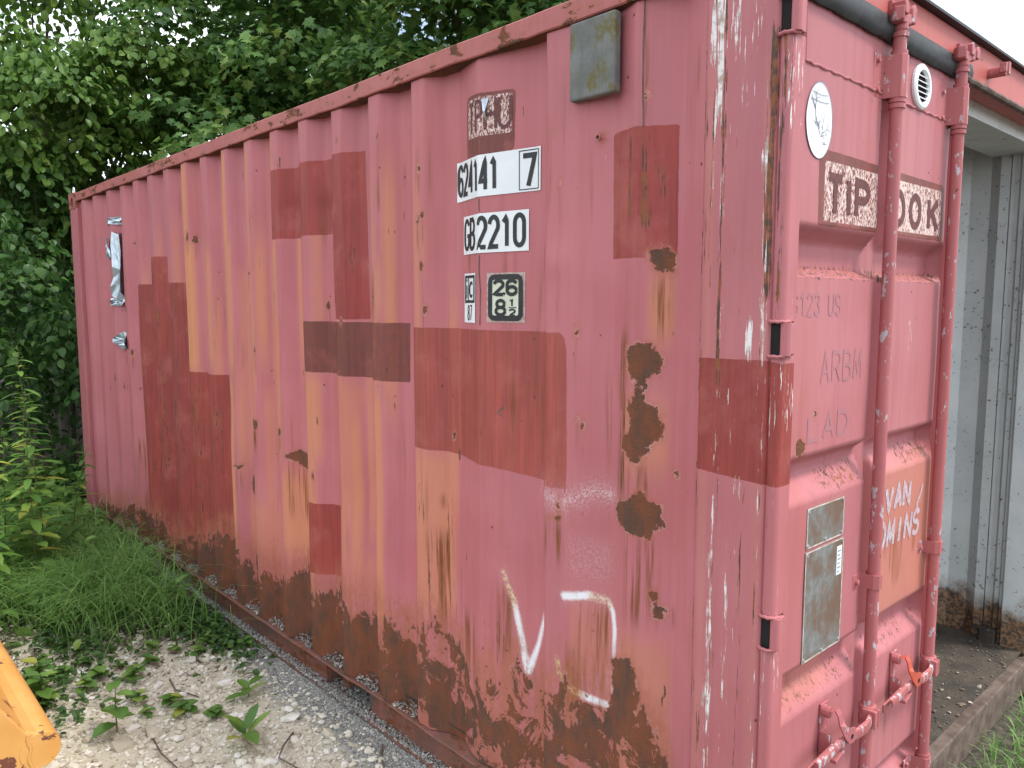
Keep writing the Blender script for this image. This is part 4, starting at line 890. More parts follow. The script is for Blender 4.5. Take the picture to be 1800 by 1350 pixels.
# ---- stones
def ico():
    t = (1 + 5 ** .5) / 2
    V = np.array([(-1,t,0),(1,t,0),(-1,-t,0),(1,-t,0),(0,-1,t),(0,1,t),(0,-1,-t),(0,1,-t),(t,0,-1),(t,0,1),(-t,0,-1),(-t,0,1)], float) / math.hypot(1, t)
    F = np.array([(0,11,5),(0,5,1),(0,1,7),(0,7,10),(0,10,11),(1,5,9),(5,11,4),(11,10,2),(10,7,6),(7,1,8),(3,9,4),(3,4,2),(3,2,6),(3,6,8),(3,8,9),(4,9,5),(2,4,11),(6,2,10),(8,6,7),(9,8,1)])
    return V, F
IV, IF = ico()
OV = np.array([(1,0,0),(-1,0,0),(0,1,0),(0,-1,0),(0,0,1),(0,0,-1)], float); OF = np.array([(0,2,4),(2,1,4),(1,3,4),(3,0,4),(2,0,5),(1,2,5),(3,1,5),(0,3,5)])
def rots(n, rg):
    q = rg.normal(size=(n, 4)); q /= np.linalg.norm(q, axis=1)[:, None]; a, b_, c, d = q.T
    return np.stack([np.stack([1-2*(c*c+d*d), 2*(b_*c-a*d), 2*(b_*d+a*c)], 1), np.stack([2*(b_*c+a*d), 1-2*(b_*b_+d*d), 2*(c*d-a*b_)], 1), np.stack([2*(b_*d-a*c), 2*(c*d+a*b_), 1-2*(b_*b_+c*c)], 1)], 1)
def rubble(name, pos, size, mat, TV, TF, rg, flat=.6, parent=None):
    n = len(pos); k = len(TV)
    V = TV[None] * (1 + rg.uniform(-.32, .32, (n, k, 1))) * (np.stack([rg.uniform(.7, 1.3, n), rg.uniform(.7, 1.1, n), np.full(n, flat) * rg.uniform(.7, 1.2, n)], 1))[:, None, :]
    a = rg.uniform(0, 6.283, n); tl = rg.normal(0, .3, n)
    ca, sa = np.cos(a), np.sin(a); ct, st = np.cos(tl), np.sin(tl)
    x, y, z = V[..., 0], V[..., 1], V[..., 2]
    x, z = x * ct[:, None] - z * st[:, None], x * st[:, None] + z * ct[:, None]
    x, y = x * ca[:, None] - y * sa[:, None], x * sa[:, None] + y * ca[:, None]
    V = np.stack([x, y, z], -1) * size[:, None, None] + pos[:, None, :]
    F = (TF[None] + (np.arange(n) * k)[:, None, None]).reshape(-1, 3)
    m = mesh_np(name, V.reshape(-1, 3), F, mat, False)
    attr(m, 'tone', np.repeat(rg.random(n), k))
    o = link(name, m, parent); o['kind'] = 'stuff'; return o
def m_stone(name, stops, obj=False):
    g = NG(name); f = g.noise(60, 4, .6)
    if obj:
        oi = g.t.nodes.new('ShaderNodeObjectInfo'); t = oi.outputs['Random']
    else: t = g.attr('tone')
    c = g.mix(g.math('MULTIPLY', f, .35), g.ramp(t, stops), (0.34, 0.28, 0.19))
    return g.finish(c, .9, normal=g.bump(f, .3, .003), spec=.25)
LIME = [(0, (0.36, 0.32, 0.24)), (.35, (0.60, 0.55, 0.44)), (.75, (0.75, 0.71, 0.60)), (1, (0.82, 0.80, 0.74))]
GREY = [(0, (0.13, 0.13, 0.125)), (.4, (0.27, 0.27, 0.26)), (.75, (0.40, 0.395, 0.37)), (1, (0.60, 0.58, 0.54))]
M_LIME = m_stone('limestone', LIME); M_LIMEO = m_stone('limestone_single', LIME, True); M_GREYST = m_stone('grey_chippings', GREY)
rg = np.random.default_rng(3)
def scatter(n, x0, x1, y0, y1, keep):
    p = np.stack([rg.uniform(x0, x1, n), rg.uniform(y0, y1, n)], 1); return p[keep(p[:, 0], p[:, 1])]
vegline = lambda x, y: (x - .9 * y) > -2.95          # bare stony patch
p = scatter(15000, -4.3, -.7, -2.2, -.03, lambda x, y: vegline(x, y + rg.normal(0, .15, len(x))))
s = np.clip(rg.lognormal(-5.25, .45, len(p)), .002, .012)
rubble('limestone_gravel', np.stack([p[:, 0], p[:, 1], gz_at(p[:, 0], p[:, 1]) + s * .25], 1), s, M_LIME, IV, IF, rg).name = 'limestone_gravel'
p = scatter(9000, -4.6, -.7, -2.2, -.10, lambda x, y: vegline(x, y + rg.normal(0, .3, len(x))))
s = np.clip(rg.lognormal(-4.62, .40, len(p)), .006, .022)
rubble('limestone_rubble', np.stack([p[:, 0], p[:, 1], gz_at(p[:, 0], p[:, 1]) + s * .25], 1), s, M_LIME, IV, IF, rg)
# grey chippings along the rail, on its sole, in the fork pockets and in the corrugations
P3 = []
x = rg.uniform(-4.4, -.5, 16000); y = -np.abs(rg.normal(0, .13, 16000)) * rg.uniform(.2, 1, 16000) - .002; P3.append(np.stack([x, y, gz_at(x, y) + .002], 1))
x = rg.uniform(-4.6, -.4, 6500); y = rg.uniform(.0, .034, 6500); P3.append(np.stack([x, y, .006 + .55 * np.clip(y, 0, 1) * rg.random(6500)], 1))
for x0, x1 in ((-4.2, -3.88), (-2.18, -1.85)):
    x = rg.uniform(x0, x1, 2600); y = rg.uniform(-.02, .42, 2600); P3.append(np.stack([x, y, .004 + .02 * rg.random(2600) + np.clip(y, 0, 1) * .10], 1))
for l in lefts:
    if -4.6 < l < -1.6:
        n = 130; u = rg.random(n); x = l + .10 + .15 * u; d = np.interp(x, PX, PY); y = d * rg.uniform(.15, .95, n); P3.append(np.stack([x, y, .139 + rg.random(n) * .030 * (y / .042)], 1))
p = np.concatenate(P3); s = np.clip(rg.lognormal(-5.65, .35, len(p)), .0018, .008)
rubble('grey_gravel', p, s, M_GREYST, OV, OF, rg, .75)
# the bigger stones, one by one
stone_me = []
for k in range(7):
    bm = bmesh.new(); bmesh.ops.create_icosphere(bm, subdivisions=1, radius=1)
    r2 = random.Random(k)
    for v in bm.verts: v.co *= 1 + r2.uniform(-.28, .28); v.co.z *= .6
    m = bpy.data.meshes.new('stone'); bm.to_mesh(m); bm.free(); m.materials.append(M_LIMEO); stone_me.append(m)
p = scatter(520, -3.9, -.9, -1.9, -.14, lambda x, y: vegline(x, y + rg.normal(0, .25, len(x))))[:270]
for k, (x, y) in enumerate(p):
    o = link('stone', stone_me[k % 7], GROUND); s_ = random.uniform(.015, .030) * (1.35 if random.random() < .12 else 1)
    o.location = (x, y, float(gz_at(x, y)) + s_ * .22); o.rotation_euler = (random.uniform(-.4, .4), random.uniform(-.4, .4), random.uniform(0, 6.28)); o.scale = (s_ * random.uniform(.8, 1.4), s_, s_ * random.uniform(.7, 1.1))

# ================================================================== foliage
def leaf_tmpl(kind):
    if kind == 'maple':
        out = [(0,-.08),(.16,.02),(.46,.02),(.36,.20),(.56,.42),(.30,.44),(.22,.62),(.10,.60),(0,1.0)]
        pts = out + [(-a, c) for a, c in out[-2:0:-1]]
        V = [(0, .28, .0)] + [(a, c, -.30 * abs(a) - .22 * max(0, c - .5) ** 1.2) for a, c in pts]
        n = len(pts); F = [(0, 1 + i, 1 + (i + 1) % n) for i in range(n)]
    else:
        w = {'ovate': (.0, .26, .36, .28, .0), 'lance': (.0, .10, .13, .10, .0), 'round': (.1, .40, .48, .36, .0)}[kind]
        yy_ = (0, .22, .48, .76, 1.0); V = []; F = []
        for k in range(5):
            dz_ = -.28 * (yy_[k] ** 2); V += [(-w[k], yy_[k], dz_ + w[k] * .28), (0, yy_[k], dz_), (w[k], yy_[k], dz_ + w[k] * .28)]
        for k in range(4):
            for j in (0, 1): a = k * 3 + j; F += [(a, a + 1, a + 4), (a, a + 4, a + 3)]
    return np.array(V, float), np.array(F)
TMPL = {k: leaf_tmpl(k) for k in ('maple', 'ovate', 'lance', 'round')}
def nrm(a): return a / (np.linalg.norm(a, axis=-1, keepdims=True) + 1e-9)
def frames(tip, nor):
    t = nrm(tip); b_ = nrm(np.cross(t, nor)); n = np.cross(b_, t); return b_, t, n
def leaves(name, kind, pos, tip, nor, size, tone, mat, parent=None):
    TV, TF = TMPL[kind]; b_, t, n = frames(tip, nor)
    V = pos[:, None, :] + size[:, None, None] * (TV[None, :, 0:1] * b_[:, None] + TV[None, :, 1:2] * t[:, None] + TV[None, :, 2:3] * n[:, None])
    k = len(TV); F = (TF[None] + (np.arange(len(pos)) * k)[:, None, None]).reshape(-1, 3)
    m = mesh_np(name, V.reshape(-1, 3), F, mat, False); attr(m, 'tone', np.repeat(tone, k))
    o = link(name, m, parent); o['kind'] = 'stuff'; return o
def m_leaf(name, stops, obj=False, trans=.38, rough=.42):
    g = NG(name)
    if obj: t = g.t.nodes.new('ShaderNodeObjectInfo').outputs['Random']
    else: t = g.attr('tone')
    c = g.ramp(t, stops); f = g.noise(40, 3, .6); c = g.mix(g.math('MULTIPLY', f, .3), c, tuple(v * .55 for v in stops[0][1]))
    return g.finish(c, rough, spec=.35, trans=trans)
L_MAPLE = [(0, (0.0475, 0.1122, 0.0264)), (0.5, (0.0898, 0.198, 0.0422)), (0.85, (0.1518, 0.2838, 0.066)), (1, (0.2508, 0.3696, 0.0858))]
L_HEDGE = [(0, (0.0336, 0.084, 0.0216)), (0.6, (0.066, 0.15, 0.0336)), (1, (0.12, 0.228, 0.054))]
L_ASH = [(0, (0.0672, 0.1456, 0.0246)), (0.6, (0.1232, 0.2352, 0.0392)), (1, (0.2128, 0.3248, 0.0616))]
L_WEED = [(0, (0.0935, 0.2084, 0.0431)), (0.6, (0.1725, 0.3234, 0.0646)), (0.88, (0.2731, 0.4169, 0.0862)), (1, (0.483, 0.483, 0.0862))]
L_GRASS = [(0, (0.117, 0.2535, 0.0624)), (0.6, (0.2535, 0.4485, 0.117)), (0.92, (0.3315, 0.5, 0.156)), (1, (0.5, 0.5, 0.351))]
M_MAPLE = m_leaf('maple_leaf', L_MAPLE); M_MAPLEO = m_leaf('maple_leaf_single', L_MAPLE, True)
M_HEDGE = m_leaf('hedge_leaf', L_HEDGE); M_ASH = m_leaf('ash_leaf', L_ASH); M_WEED = m_leaf('weed_leaf', L_WEED); M_WEEDO = m_leaf('weed_leaf_single', L_WEED, True); M_GRASS = m_leaf('grass_blade', L_GRASS)
M_FAR = m_leaf('far_leaf', [(0, (0.018, 0.045, 0.014)), (1, (0.045, 0.09, 0.025))])
M_BARK = simple('bark', (0.10, 0.085, 0.065), (0.05, 0.042, 0.034), 14, .9, 0, .8, stretch=(3, 3, .6))
M_STEM = simple('green_stem', (0.09, 0.13, 0.04), (0.12, 0.09, 0.05), 20, .7); M_TWIG = simple('dry_twig', (0.16, 0.13, 0.10), (0.08, 0.065, 0.05), 40, .9)
def pads(centres, rad, per, rg, flat=.42, droop=.6):
    """leafy pads: leaves spread over a domed, drooping layer"""
    n = len(centres) * per; c = np.repeat(centres, per, 0); r = np.repeat(rad, per)
    a = rg.uniform(0, 6.283, n); q = np.sqrt(rg.random(n)); rad_ = np.stack([np.cos(a), np.sin(a), np.zeros(n)], 1)
    z = flat * (.55 - q ** 2) + rg.normal(0, .10, n) - .35 * flat * (rg.random(n) < .3)
    pos = c + rad_ * (q * r)[:, None] + np.stack([np.zeros(n), np.zeros(n), z * r], 1)
    tip = rad_ * (.35 + .6 * q)[:, None] + rg.normal(0, .45, (n, 3)) + np.array([0, 0, -1.0]) * (droop * (.4 + q))[:, None]
    nor = np.array([0, 0, 1.0]) + rad_ * (.55 * q)[:, None] + rg.normal(0, .35, (n, 3))
    return pos, tip, nor
def tree(name, label, base, crown_c, crown_r, npad, per, kind, size, mat, rg, group=None, prad=.75, trunk_r=.14, shell=.55, singles=0, zmin=1.0, cat='tree', pad_flat=.42, tonek=1.0, extra=None):
    base = Vector((base[0], base[1], float(gz_at(base[0], base[1])) - .03))
    t = thing(name, base, label, cat, group)
    cc = np.array(crown_c); cr = np.array(crown_r)
    d = nrm(rg.normal(size=(npad, 3))); rr = shell + (1 - shell) * rg.random(npad) ** .7
    C = cc + d * cr * rr[:, None]; C = C[C[:, 2] > zmin]
    if extra is not None: C = np.concatenate([C, np.array(extra)])
    rad = prad * rg.uniform(.65, 1.25, len(C))
    pos, tip, nor = pads(C, rad, per, rg, pad_flat)
    sz = size * rg.uniform(.6, 1.25, len(pos)); tone = np.clip(rg.beta(2, 2.3, len(pos)) * tonek * 1.12 + np.repeat(rg.normal(0, .10, len(C)), per), 0, 1)
    B = np.array(base)
    if singles:
        v = pos - np.array(cam.location); keep = np.argsort(np.linalg.norm(v, axis=1) - 3 * (np.abs(nrm(v) @ np.array([-.68, .55, .2])) > .85))[:singles]
        mask = np.zeros(len(pos), bool); mask[keep] = True
        TV, TF = TMPL[kind]; lm = mesh_np('leaf', TV, TF, M_MAPLEO, False); b_, tt, nn = frames(tip, nor)
        for i in keep:
            o = link('leaf', lm, t); M = Matrix((b_[i] * sz[i], tt[i] * sz[i], nn[i] * sz[i])).transposed().to_4x4(); M.translation = Vector(pos[i] - B); o.matrix_local = M
        pos, tip, nor, sz, tone = pos[~mask], tip[~mask], nor[~mask], sz[~mask], tone[~mask]
    leaves('crown', kind, pos - B, tip, nor, sz, tone, mat, t)
    ht = max(.3, cc[2] - cr[2] * .25 - base.z)
    b = MB(); b.tube([(0, 0, -.05), (.04, .02, ht * .3), (-.03, .05, ht * .65), ((cc[0] - B[0]) * .3, (cc[1] - B[1]) * .3, ht)], [trunk_r * 1.25, trunk_r, trunk_r * .85, trunk_r * .6], 10)
    b.build('trunk', M_BARK, t, smooth=True)
    sel = rg.permutation(len(C))[:max(5, min(26, len(C) // 3))]
    for k in sel:
        e = Vector(C[k] - B); s0 = Vector((0, 0, ht * rg.uniform(.45, .98))); s0.x = (cc[0] - B[0]) * .3 * s0.z / ht; s0.y = (cc[1] - B[1]) * .3 * s0.z / ht
        m1 = s0.lerp(e, .5) + Vector((rg.normal(0, .12), rg.normal(0, .12), .18)); r0 = trunk_r * rg.uniform(.16, .34)
        b = MB(); b.tube([s0, s0.lerp(m1, .5) + Vector((0, 0, .05)), m1, m1.lerp(e, .55), e], [r0, r0 * .8, r0 * .55, r0 * .35, r0 * .15], 6); b.build('limb', M_BARK, t, smooth=True)
    return t
rg = np.random.default_rng(21)
tree('maple_tree', 'big dark green maple with drooping boughs behind the container', (-7.2, 5.6), (-6.1, 4.7, 5.2), (3.6, 2.7, 2.9), 105, 330, 'maple', .112, M_MAPLE, rg, singles=260, zmin=2.3, prad=.8, trunk_r=.22,
     extra=[(-5.2, 2.6, 3.15), (-4.6, 2.9, 3.3), (-5.9, 2.3, 3.2), (-6.6, 1.7, 3.3), (-4.2, 3.3, 3.7), (-5.4, 2.5, 3.9), (-6.2, 2.1, 4.1), (-4.8, 2.9, 4.4), (-3.9, 3.6, 3.2), (-5.9, 2.6, 2.75), (-6.9, 2.2, 2.8), (-5.0, 3.2, 2.8), (-7.6, 1.7, 3.7), (-7.4, 2.2, 4.4), (-8.2, 1.6, 4.7), (-7.9, 2.4, 5.2), (-7.3, 2.9, 3.6), (-6.6, 2.6, 4.8), (-8.6, 2.2, 4.1), (-6.8, 2.0, 5.4)])
tree('lime_tree', 'mid green broadleaf tree beside the maple, behind the container roof', (-5.6, 7.6), (-5.6, 6.8, 4.9), (2.2, 2.0, 2.6), 58, 260, 'maple', .11, M_MAPLE, rg, zmin=2.2, prad=.75, trunk_r=.16, tonek=1.15)
tree('ash_tree', 'pale green tree with fine leaves and open gaps of sky', (-10.6, .9), (-9.9, .6, 4.9), (2.4, 2.5, 2.6), 85, 420, 'ovate', .095, M_ASH, rg, zmin=2.4, prad=.7, trunk_r=.075, pad_flat=.6, tonek=1.15,
     extra=[(-8.4,-.3,3.6),(-8.3,.3,3.9),(-8.5,-.1,4.4),(-8.2,.8,3.4),(-8.3,.2,3.2),(-8.4,-.6,4.2),(-8.5,-.5,3.1),(-8.6,1.2,4.2),(-8.8,.3,5.0)])
def shrub(name, label, base, h, r, n, kind, size, mat, rg, tonek=1.0, group=None):
    b0 = (base[0], base[1]); C = []
    while len(C) < n:
        q = rg.uniform(-1, 1, 3)
        if (q ** 2).sum() < 1 and (q ** 2).sum() > .12: C.append((b0[0] + q[0] * r, b0[1] + q[1] * r, h * .48 + q[2] * h * .46))
    return tree(name, label, b0, (b0[0], b0[1], h * .5), (.05, .05, .05), 2, 60, kind, size, mat, rg, group, prad=.42, trunk_r=.03, zmin=-9, cat='shrub', pad_flat=.8, tonek=tonek, extra=C)
shrub('elder_shrub', 'leafy mid green shrub rising just behind the far container corner', (-6.95, 1.9), 3.1, .85, 34, 'ovate', .115, M_HEDGE, rg, 1.2)
shrub('bramble_shrub', 'dark bramble thicket pressed against the far end of the container', (-6.95, .55), 2.35, .80, 40, 'ovate', .085, M_HEDGE, rg, .9)
shrub('hazel_shrub', 'dense green shrub standing behind the tall yellow-flowered weed', (-7.3, -.75), 2.9, .95, 44, 'round', .075, M_HEDGE, rg, 1.05)
shrub('privet_shrub', 'tall dark shrub under the pale fine-leaved tree', (-8.6, .5), 3.6, 1.3, 54, 'ovate', .095, M_HEDGE, rg, 1.0)
shrub('sloe_shrub', 'shrub at the outer edge of the thicket, away from the container', (-7.4, -2.1), 2.4, .95, 34, 'round', .075, M_HEDGE, rg, 1.1)
# the wood further back, one mass
C = []
for k in range(330):
    a = R(rg.uniform(98, 200)); d = rg.uniform(14, 22); C.append((.9 + d * math.cos(a), -1.6 + d * math.sin(a), rg.uniform(.2, 1) ** .7 * (7.0 if a < R(157) else 3.6 if a < R(171) else 5.6)))
C = np.array(C); C = C[~((C[:, 0] > -9.0) & (C[:, 1] > 7))]
pos, tip, nor = pads(C, rg.uniform(1.1, 1.9, len(C)), 60, rg, .7)
wood = leaves('far_wood', 'ovate', pos, tip, nor, rg.uniform(.25, .45, len(pos)), rg.random(len(pos)), M_FAR)
tag(wood, 'dark mass of woodland behind the trees and the thicket', 'woodland', kind='stuff')

# ---- tall weeds with lance leaves (each leaf a part)
LM = {k: mesh_np('leaf', *TMPL[k], M_WEEDO, False) for k in ('lance', 'ovate', 'round')}
def put_leaf(t, kind, pos, tip, nor, sz, wide=1.0):
    o = link('leaf', LM[kind], t); b_, tt, nn = frames(np.array([tip], float), np.array([nor], float))
    M = Matrix((b_[0] * sz * wide, tt[0] * sz, nn[0] * sz)).transposed().to_4x4(); M.translation = Vector(pos); o.matrix_local = M
def tall_weed(x, y, h, lean, n, size, label, flower=True, seed=0):
    r2 = random.Random(seed); z0 = float(gz_at(x, y)) - .01
    t = thing('goldenrod', (x, y, z0), label, 'weed', 'tall weeds at the far end of the container')
    P = [Vector((lean[0] * (k / 8) ** 1.6, lean[1] * (k / 8) ** 1.6, h * k / 8)) for k in range(9)]
    b = MB(); b.tube(P, [.006 - .0005 * k for k in range(9)], 6); b.build('stem', M_STEM, t, smooth=True)
    for k in range(n):
        f = .10 + .90 * k / n; i = min(7, int(f * 8)); p = P[i].lerp(P[i + 1], f * 8 - i); a = k * 2.4 + r2.uniform(-.4, .4)
        u = Vector((math.cos(a), math.sin(a), 0)); s_ = size * (1.15 - .75 * f) * r2.uniform(.8, 1.15)
        put_leaf(t, 'lance', p, tuple(u + Vector((0, 0, r2.uniform(-.15, .55)))), (u.x * -.3, u.y * -.3, 1), s_, 1.25)
    if flower:
        V = []; 
        nf = 90; f = np.array([r2.random() for _ in range(nf)]); a = np.array([r2.uniform(0, 6.28) for _ in range(nf)])
        top = np.array(P[-1]); rr = .05 * (1 - f) + .006
        pos = np.stack([top[0] + rr * np.cos(a), top[1] + rr * np.sin(a), top[2] - .10 + .14 * f], 1)
        leaves('flower_head', 'lance', pos, np.stack([np.cos(a), np.sin(a), np.full(nf, .8)], 1), np.tile([0, 0, 1.], (nf, 1)), np.full(nf, .016), np.clip(np.array([r2.random() for _ in range(nf)]), 0, 1), M_WEED, t)
tall_weed(-4.55, -.60, 1.45, (.05, -.10), 60, .21, 'tallest leafy weed with a slender bud tip left of the container')
tall_weed(-4.30, -.70, .98, (.10, -.03), 46, .21, 'leafy lance-leaved weed, about half as high as the tallest one', seed=2)
tall_weed(-4.75, -.42, .80, (.10, .10), 42, .19, 'short leafy weed between the tallest weed and the container', seed=3)
tall_weed(-4.15, -.92, .70, (.04, -.06), 40, .20, 'short leafy weed at the outer side of the weed clump', seed=4)
tall_weed(-4.95, -.66, 1.12, (-.03, .08), 50, .19, 'slim leafy weed close behind the tallest one', seed=5)

tall_weed(-4.35, -.84, 1.25, (.02, -.10), 50, .18, 'upright leafy weed with yellowing leaves outside the tallest one', seed=6)
tall_weed(-4.62, -.80, .95, (.08, .02), 44, .19, 'leafy weed in the middle of the weed clump', seed=7)
# ---- low green cover and grass
def patch(n, cx, cy, sx, sy, h, rg):
    p = np.stack([rg.normal(cx, sx, n), rg.normal(cy, sy, n)], 1); p = p[(p[:, 1] < -.03) | (p[:, 0] < -6.1)]
    return np.column_stack([p, gz_at(p[:, 0], p[:, 1]) + rg.random(len(p)) ** .8 * h])
def cover(name, label, parts, size, mat, rg, kind='ovate', tonek=1.0):
    pos = np.concatenate(parts); n = len(pos); a = rg.uniform(0, 6.283, n)
    tip = np.stack([np.cos(a), np.sin(a), rg.normal(.0, .35, n)], 1); nor = np.array([0, 0, 1.]) + rg.normal(0, .35, (n, 3))
    o = leaves(name, kind, pos, tip, nor, size * rg.uniform(.5, 1.3, n), np.clip(rg.beta(2, 2.4, n) * tonek, 0, 1), mat)
    return tag(o, label, 'ground cover', kind='stuff')
cover('bramble_cover', 'low bramble and nettle leaves covering the soil at the far end', [patch(2300, -5.5, -.62, .50, .25, .20, rg), patch(1500, -4.9, -1.0, .5, .35, .22, rg), patch(700, -6.5, -.3, .35, .3, .35, rg), patch(1500, -6.2, -1.4, .9, .6, .4, rg)], .085, M_WEED, rg)
cover('creeping_herb', 'dark creeping herb with tiny leaves beside the bottom rail', [patch(1500, -3.55, -.16, .38, .07, .07, rg), patch(500, -3.75, -.34, .35, .13, .07, rg), patch(700, -3.2, -.10, .22, .04, .05, rg), patch(900, -3.55, -.72, .35, .10, .05, rg), patch(500, -3.0, -1.0, .2, .08, .06, rg)], .034, M_HEDGE, rg, tonek=1.3)
def grass(name, label, pos, length, rg, lean=(0, 0), width=.005):
    n = len(pos); K = 5
    a = rg.uniform(0, 6.283, n); d = np.stack([np.cos(a), np.sin(a)], 1) * rg.uniform(.3, 1.0, n)[:, None] + np.array(lean)
    Ln = length * rg.uniform(.45, 1.2, n); side_ = np.stack([-np.sin(a), np.cos(a), np.zeros(n)], 1)
    rows = []
    for k in range(K + 1):
        f = k / K; c = pos + np.column_stack([d * (Ln * (.15 * f + .75 * f ** 2))[:, None], Ln * (f * .95 - .55 * f ** 2.4)])
        w = width * (1 - f ** 1.5) * rg.uniform(.7, 1.2, n) * .5; rows += [c - side_ * w[:, None], c + side_ * w[:, None]]
    V = np.stack(rows, 1).reshape(-1, 3); k2 = 2 * (K + 1)
    f0 = np.array([(2*k, 2*k+1, 2*k+3, 2*k+2) for k in range(K)]); F = (f0[None] + (np.arange(n) * k2)[:, None, None]).reshape(-1, 4)
    m = mesh_np(name, V, F, M_GRASS, True); attr(m, 'tone', np.repeat(np.clip(rg.beta(2, 2.2, n), 0, 1), k2))
    o = link(name, m); return tag(o, label, 'grass', kind='stuff')
def gpatch(n, cx, cy, sx, sy, rg, ymax=-.02):
    p = np.stack([rg.normal(cx, sx, n), rg.normal(cy, sy, n)], 1); p = p[p[:, 1] < ymax]; return np.column_stack([p, gz_at(p[:, 0], p[:, 1]) - .005])
grass('long_grass', 'long drooping grass along the far half of the bottom rail', np.concatenate([gpatch(1500, -4.35, -.30, .35, .14, rg), gpatch(1000, -3.95, -.45, .28, .16, rg), gpatch(500, -4.3, -.8, .3, .2, rg), gpatch(500, -4.7, -.62, .3, .2, rg), gpatch(160, -5.2, -.15, .4, .08, rg), gpatch(160, -3.5, -.25, .25, .1, rg)]), .62, rg, lean=(.38, -.30), width=.0062)
q = np.stack([np.abs(rg.normal(0, .28, 1500)) + .03, rg.uniform(.9, 4.2, 1500)], 1)
grass('door_grass', 'bright grass growing in front of the open doorway sill', np.column_stack([q, gz_at(q[:, 0], q[:, 1]) - .005]), .21, rg, width=.006)

# ---- seedlings and docks in the gravel
def seedling(x, y, n, size, kind, h, label, group, name='seedling', up=.35, wide=1.0, seed=0):
    r2 = random.Random(seed + int(x * 1000)); z = float(gz_at(x, y)); t = thing(name, (x, y, z), label, 'weed', group, r2.uniform(0, 6))
    b = MB(); b.tube([(0, 0, -.01), (.004, .002, h * .5), (.002, .004, h)], [.003, .0025, .0015], 5); b.build('stem', M_STEM, t)
    for k in range(n):
        a = k * 2.399 + r2.uniform(-.3, .3); f = .25 + .75 * k / max(1, n - 1); u = Vector((math.cos(a), math.sin(a), up * r2.uniform(.2, 1.4)))
        put_leaf(t, kind, (0, 0, h * f), tuple(u), (-u.x * .4, -u.y * .4, 1), size * r2.uniform(.65, 1.15) * (1.1 - .35 * f), wide)
SEED = [(-3.02,-.62),(-2.96,-.50),(-2.86,-.60),(-3.02,-.36),(-2.92,-.28),(-3.0,-.20),(-2.90,-.14),(-2.86,-.07),(-2.62,-.66),(-2.50,-.66),(-2.52,-.55),(-2.40,-.54),(-3.35,-.86),(-3.12,-.84),(-2.90,-.80),(-3.2,-.72),(-3.12,-.44),(-2.98,-.72),(-3.25,-.6),(-2.28,-.45)]
for k, (x, y) in enumerate(SEED):
    seedling(x, y, 6 + k % 4, .045 + .010 * (k % 3), 'round' if k % 3 else 'ovate', .035 + .01 * (k % 3), ('small round-leaved green seedling sprouting from the pale gravel' if k % 3 else 'small seedling with pointed oval leaves in the pale gravel'), ('round-leaved seedlings in the gravel' if k % 3 else 'pointed-leaved seedlings in the gravel'), seed=k)
seedling(-2.36, -.27, 5, .14, 'lance', .05, 'young dock with upright narrow leaves near the fork pocket', None, 'dock_weed', .9, 1.5, 3)
seedling(-2.03, -.43, 6, .16, 'lance', .06, 'larger dock with long upright leaves on the pale gravel', None, 'dock_weed', 1.1, 1.5, 8)
seedling(-2.42, -.80, 9, .10, 'ovate', .22, 'upright weed with a thin stalk and small leaves in the gravel', None, 'stalk_weed', .3, 1.0, 5)
seedling(-2.86, -.98, 14, .085, 'ovate', .16, 'dark bushy weed growing beside the yellow steel plate', None, 'bushy_weed', .5, 1.0, 6)
seedling(-3.05, -.95, 14, .09, 'ovate', .14, 'bushy weed behind the yellow steel plate, nearer the grass', None, 'bushy_weed', .5, 1.0, 9)
# dry leaf litter between the plants and the stones
p = scatter(1500, -4.4, -2.2, -1.5, -.10, lambda x, y: np.abs(x - .9 * y + 2.85 + rg.normal(0, .12, len(x))) < .34)
n = len(p); a = rg.uniform(0, 6.283, n)
lit = leaves('leaf_litter', 'lance', np.column_stack([p, gz_at(p[:, 0], p[:, 1]) + .006 + .012 * rg.random(n)]), np.stack([np.cos(a), np.sin(a), rg.normal(0, .3, n)], 1), np.array([0, 0, 1.]) + rg.normal(0, .5, (n, 3)), rg.uniform(.02, .06, n), rg.random(n), m_leaf('dry_leaf', [(0, (0.06, 0.04, 0.025)), (.6, (0.14, 0.095, 0.06)), (1, (0.30, 0.23, 0.15))], trans=.1, rough=.8))
tag(lit, 'dry brown leaf litter between the plants and the pale gravel', 'leaf litter', kind='stuff')
# twigs lying about
def stick(pts, r, label, name='twig'):
    z = float(gz_at(pts[0][0], pts[0][1])); o = MB().tube([(a, c, float(gz_at(a, c)) + h) for a, c, h in pts], [r * (1 - .5 * k / len(pts)) for k in range(len(pts))], 6).build(name, M_TWIG, None, smooth=True)
    tag(o, label, 'twig')
stick([(-1.96,-.26,.006),(-1.86,-.35,.035),(-1.80,-.40,.03),(-1.72,-.36,.004)], .0045, 'curved dry twig arching over the gravel near the rail')
stick([(-1.62,-.05,.006),(-1.55,-.10,.01),(-1.42,-.16,.006)], .006, 'straight grey-green stick lying by the bottom rail')
stick([(-2.75,-.48,.006),(-2.62,-.50,.012),(-2.50,-.44,.006)], .004, 'thin forked twig lying between the seedlings')
stick([(-2.30,-.70,.006),(-2.15,-.72,.02),(-1.98,-.70,.006)], .004, 'thin dry twig on gravel beside the stalk weed')

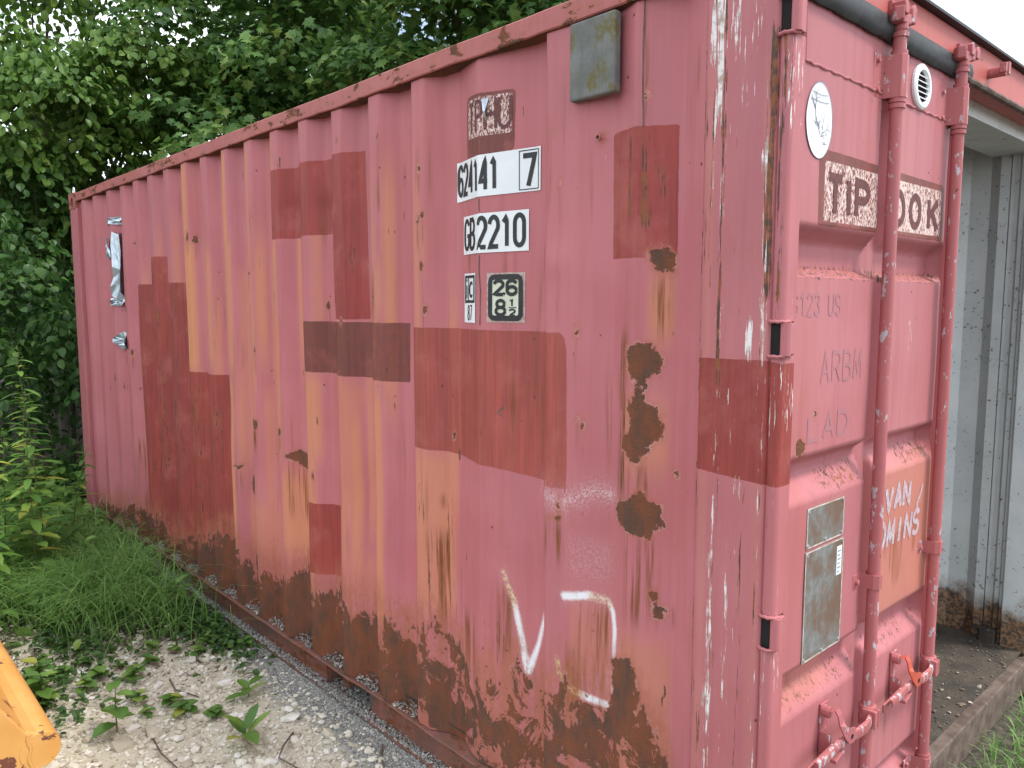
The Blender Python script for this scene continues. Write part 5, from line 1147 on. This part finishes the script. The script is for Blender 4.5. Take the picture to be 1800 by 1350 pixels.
# ---- chips and dirt on the container floor
n = 420; q = np.stack([-.04 - np.abs(rg.normal(0, .35, n)), rg.uniform(1.0, 2.33, n), np.full(n, .178)], 1)
d = rubble('floor_debris', q, np.clip(rg.lognormal(-5.5, .5, n), .002, .011), m_stone('debris', [(0, (0.05, 0.04, 0.03)), (.6, (0.11, 0.085, 0.06)), (.9, (0.20, 0.16, 0.11)), (1, (0.50, 0.46, 0.38))]), IV, IF, rg, .3)
tag(d, 'loose dirt and chips scattered on the container floor', 'debris', kind='stuff')

# ---- the yellow steel beam in the foreground
def m_yellow():
    g = NG('yellow_paint'); n = g.noise(6, 5, .6); f = g.noise(30, 5, .65)
    c = g.mix(g.step(n, .3, .7), (0.57, 0.27, 0.06), (0.62, 0.33, 0.10))
    sc = g.step(g.noise(1.0, 5, .7, vec=g.map((60, 14, 14), (1, 4, 2))), .69, .72); c = g.mix(sc, c, (0.16, 0.07, 0.03))
    c = g.mix(g.step(g.math('ADD', g.noise(13, 4, .6, vec=g.map((1, 1, 1), (3.3, 1.2, 0))), g.math('MULTIPLY', f, .25)), .73, .745), c, (0.14, 0.045, 0.025))
    return g.finish(c, .45, normal=g.bump(f, .08, .003))
ATT = thing('machine_attachment', (-2.5, -1.30, -.012), 'yellow painted steel plate with a rounded edge bar and chipped top', 'machine part')
M_YEL = m_yellow()
prf = [(.094, .494), (.058, .512), (.0, .605), (-.035, .667), (-.10, .667), (-.10, .0), (.055, .0), (.055, .42), (.094, .44)]
b = MB(); b.prism([(a, c) for a, c in prf], -1.5, .848, 'x'); b.build('plate', M_YEL, ATT, bevel=.006)
cy_, cz_, r_ = .092, .442, .056
rows = []
for x, k in ((-1.5, 1), (-.6, 1), (.2, 1), (.838, 1), (.846, .985), (.850, .95)): rows.append([(x, cy_ + r_ * k * math.cos(a), cz_ + r_ * k * math.sin(a)) for a in np.linspace(0, 2 * math.pi, 33)])
b = MB(); b.sheet(rows); b.add(rows[-1][:-1], [tuple(range(32))]); b.add(rows[0][:-1], [tuple(range(32))]); b.build('edge_bar', M_YEL, ATT, smooth=True)
b = MB(); b.tube([(.850, .064 - .004 * math.sin(k * 1.3), .50 - k * .012) for k in range(11)], .0045, 6); b.tube([(-1.4 + k * .03, .066, .500 + .001 * math.sin(k * 2.1)) for k in range(75)], .005, 6); b.build('weld_bead', M_YEL, ATT, smooth=True)
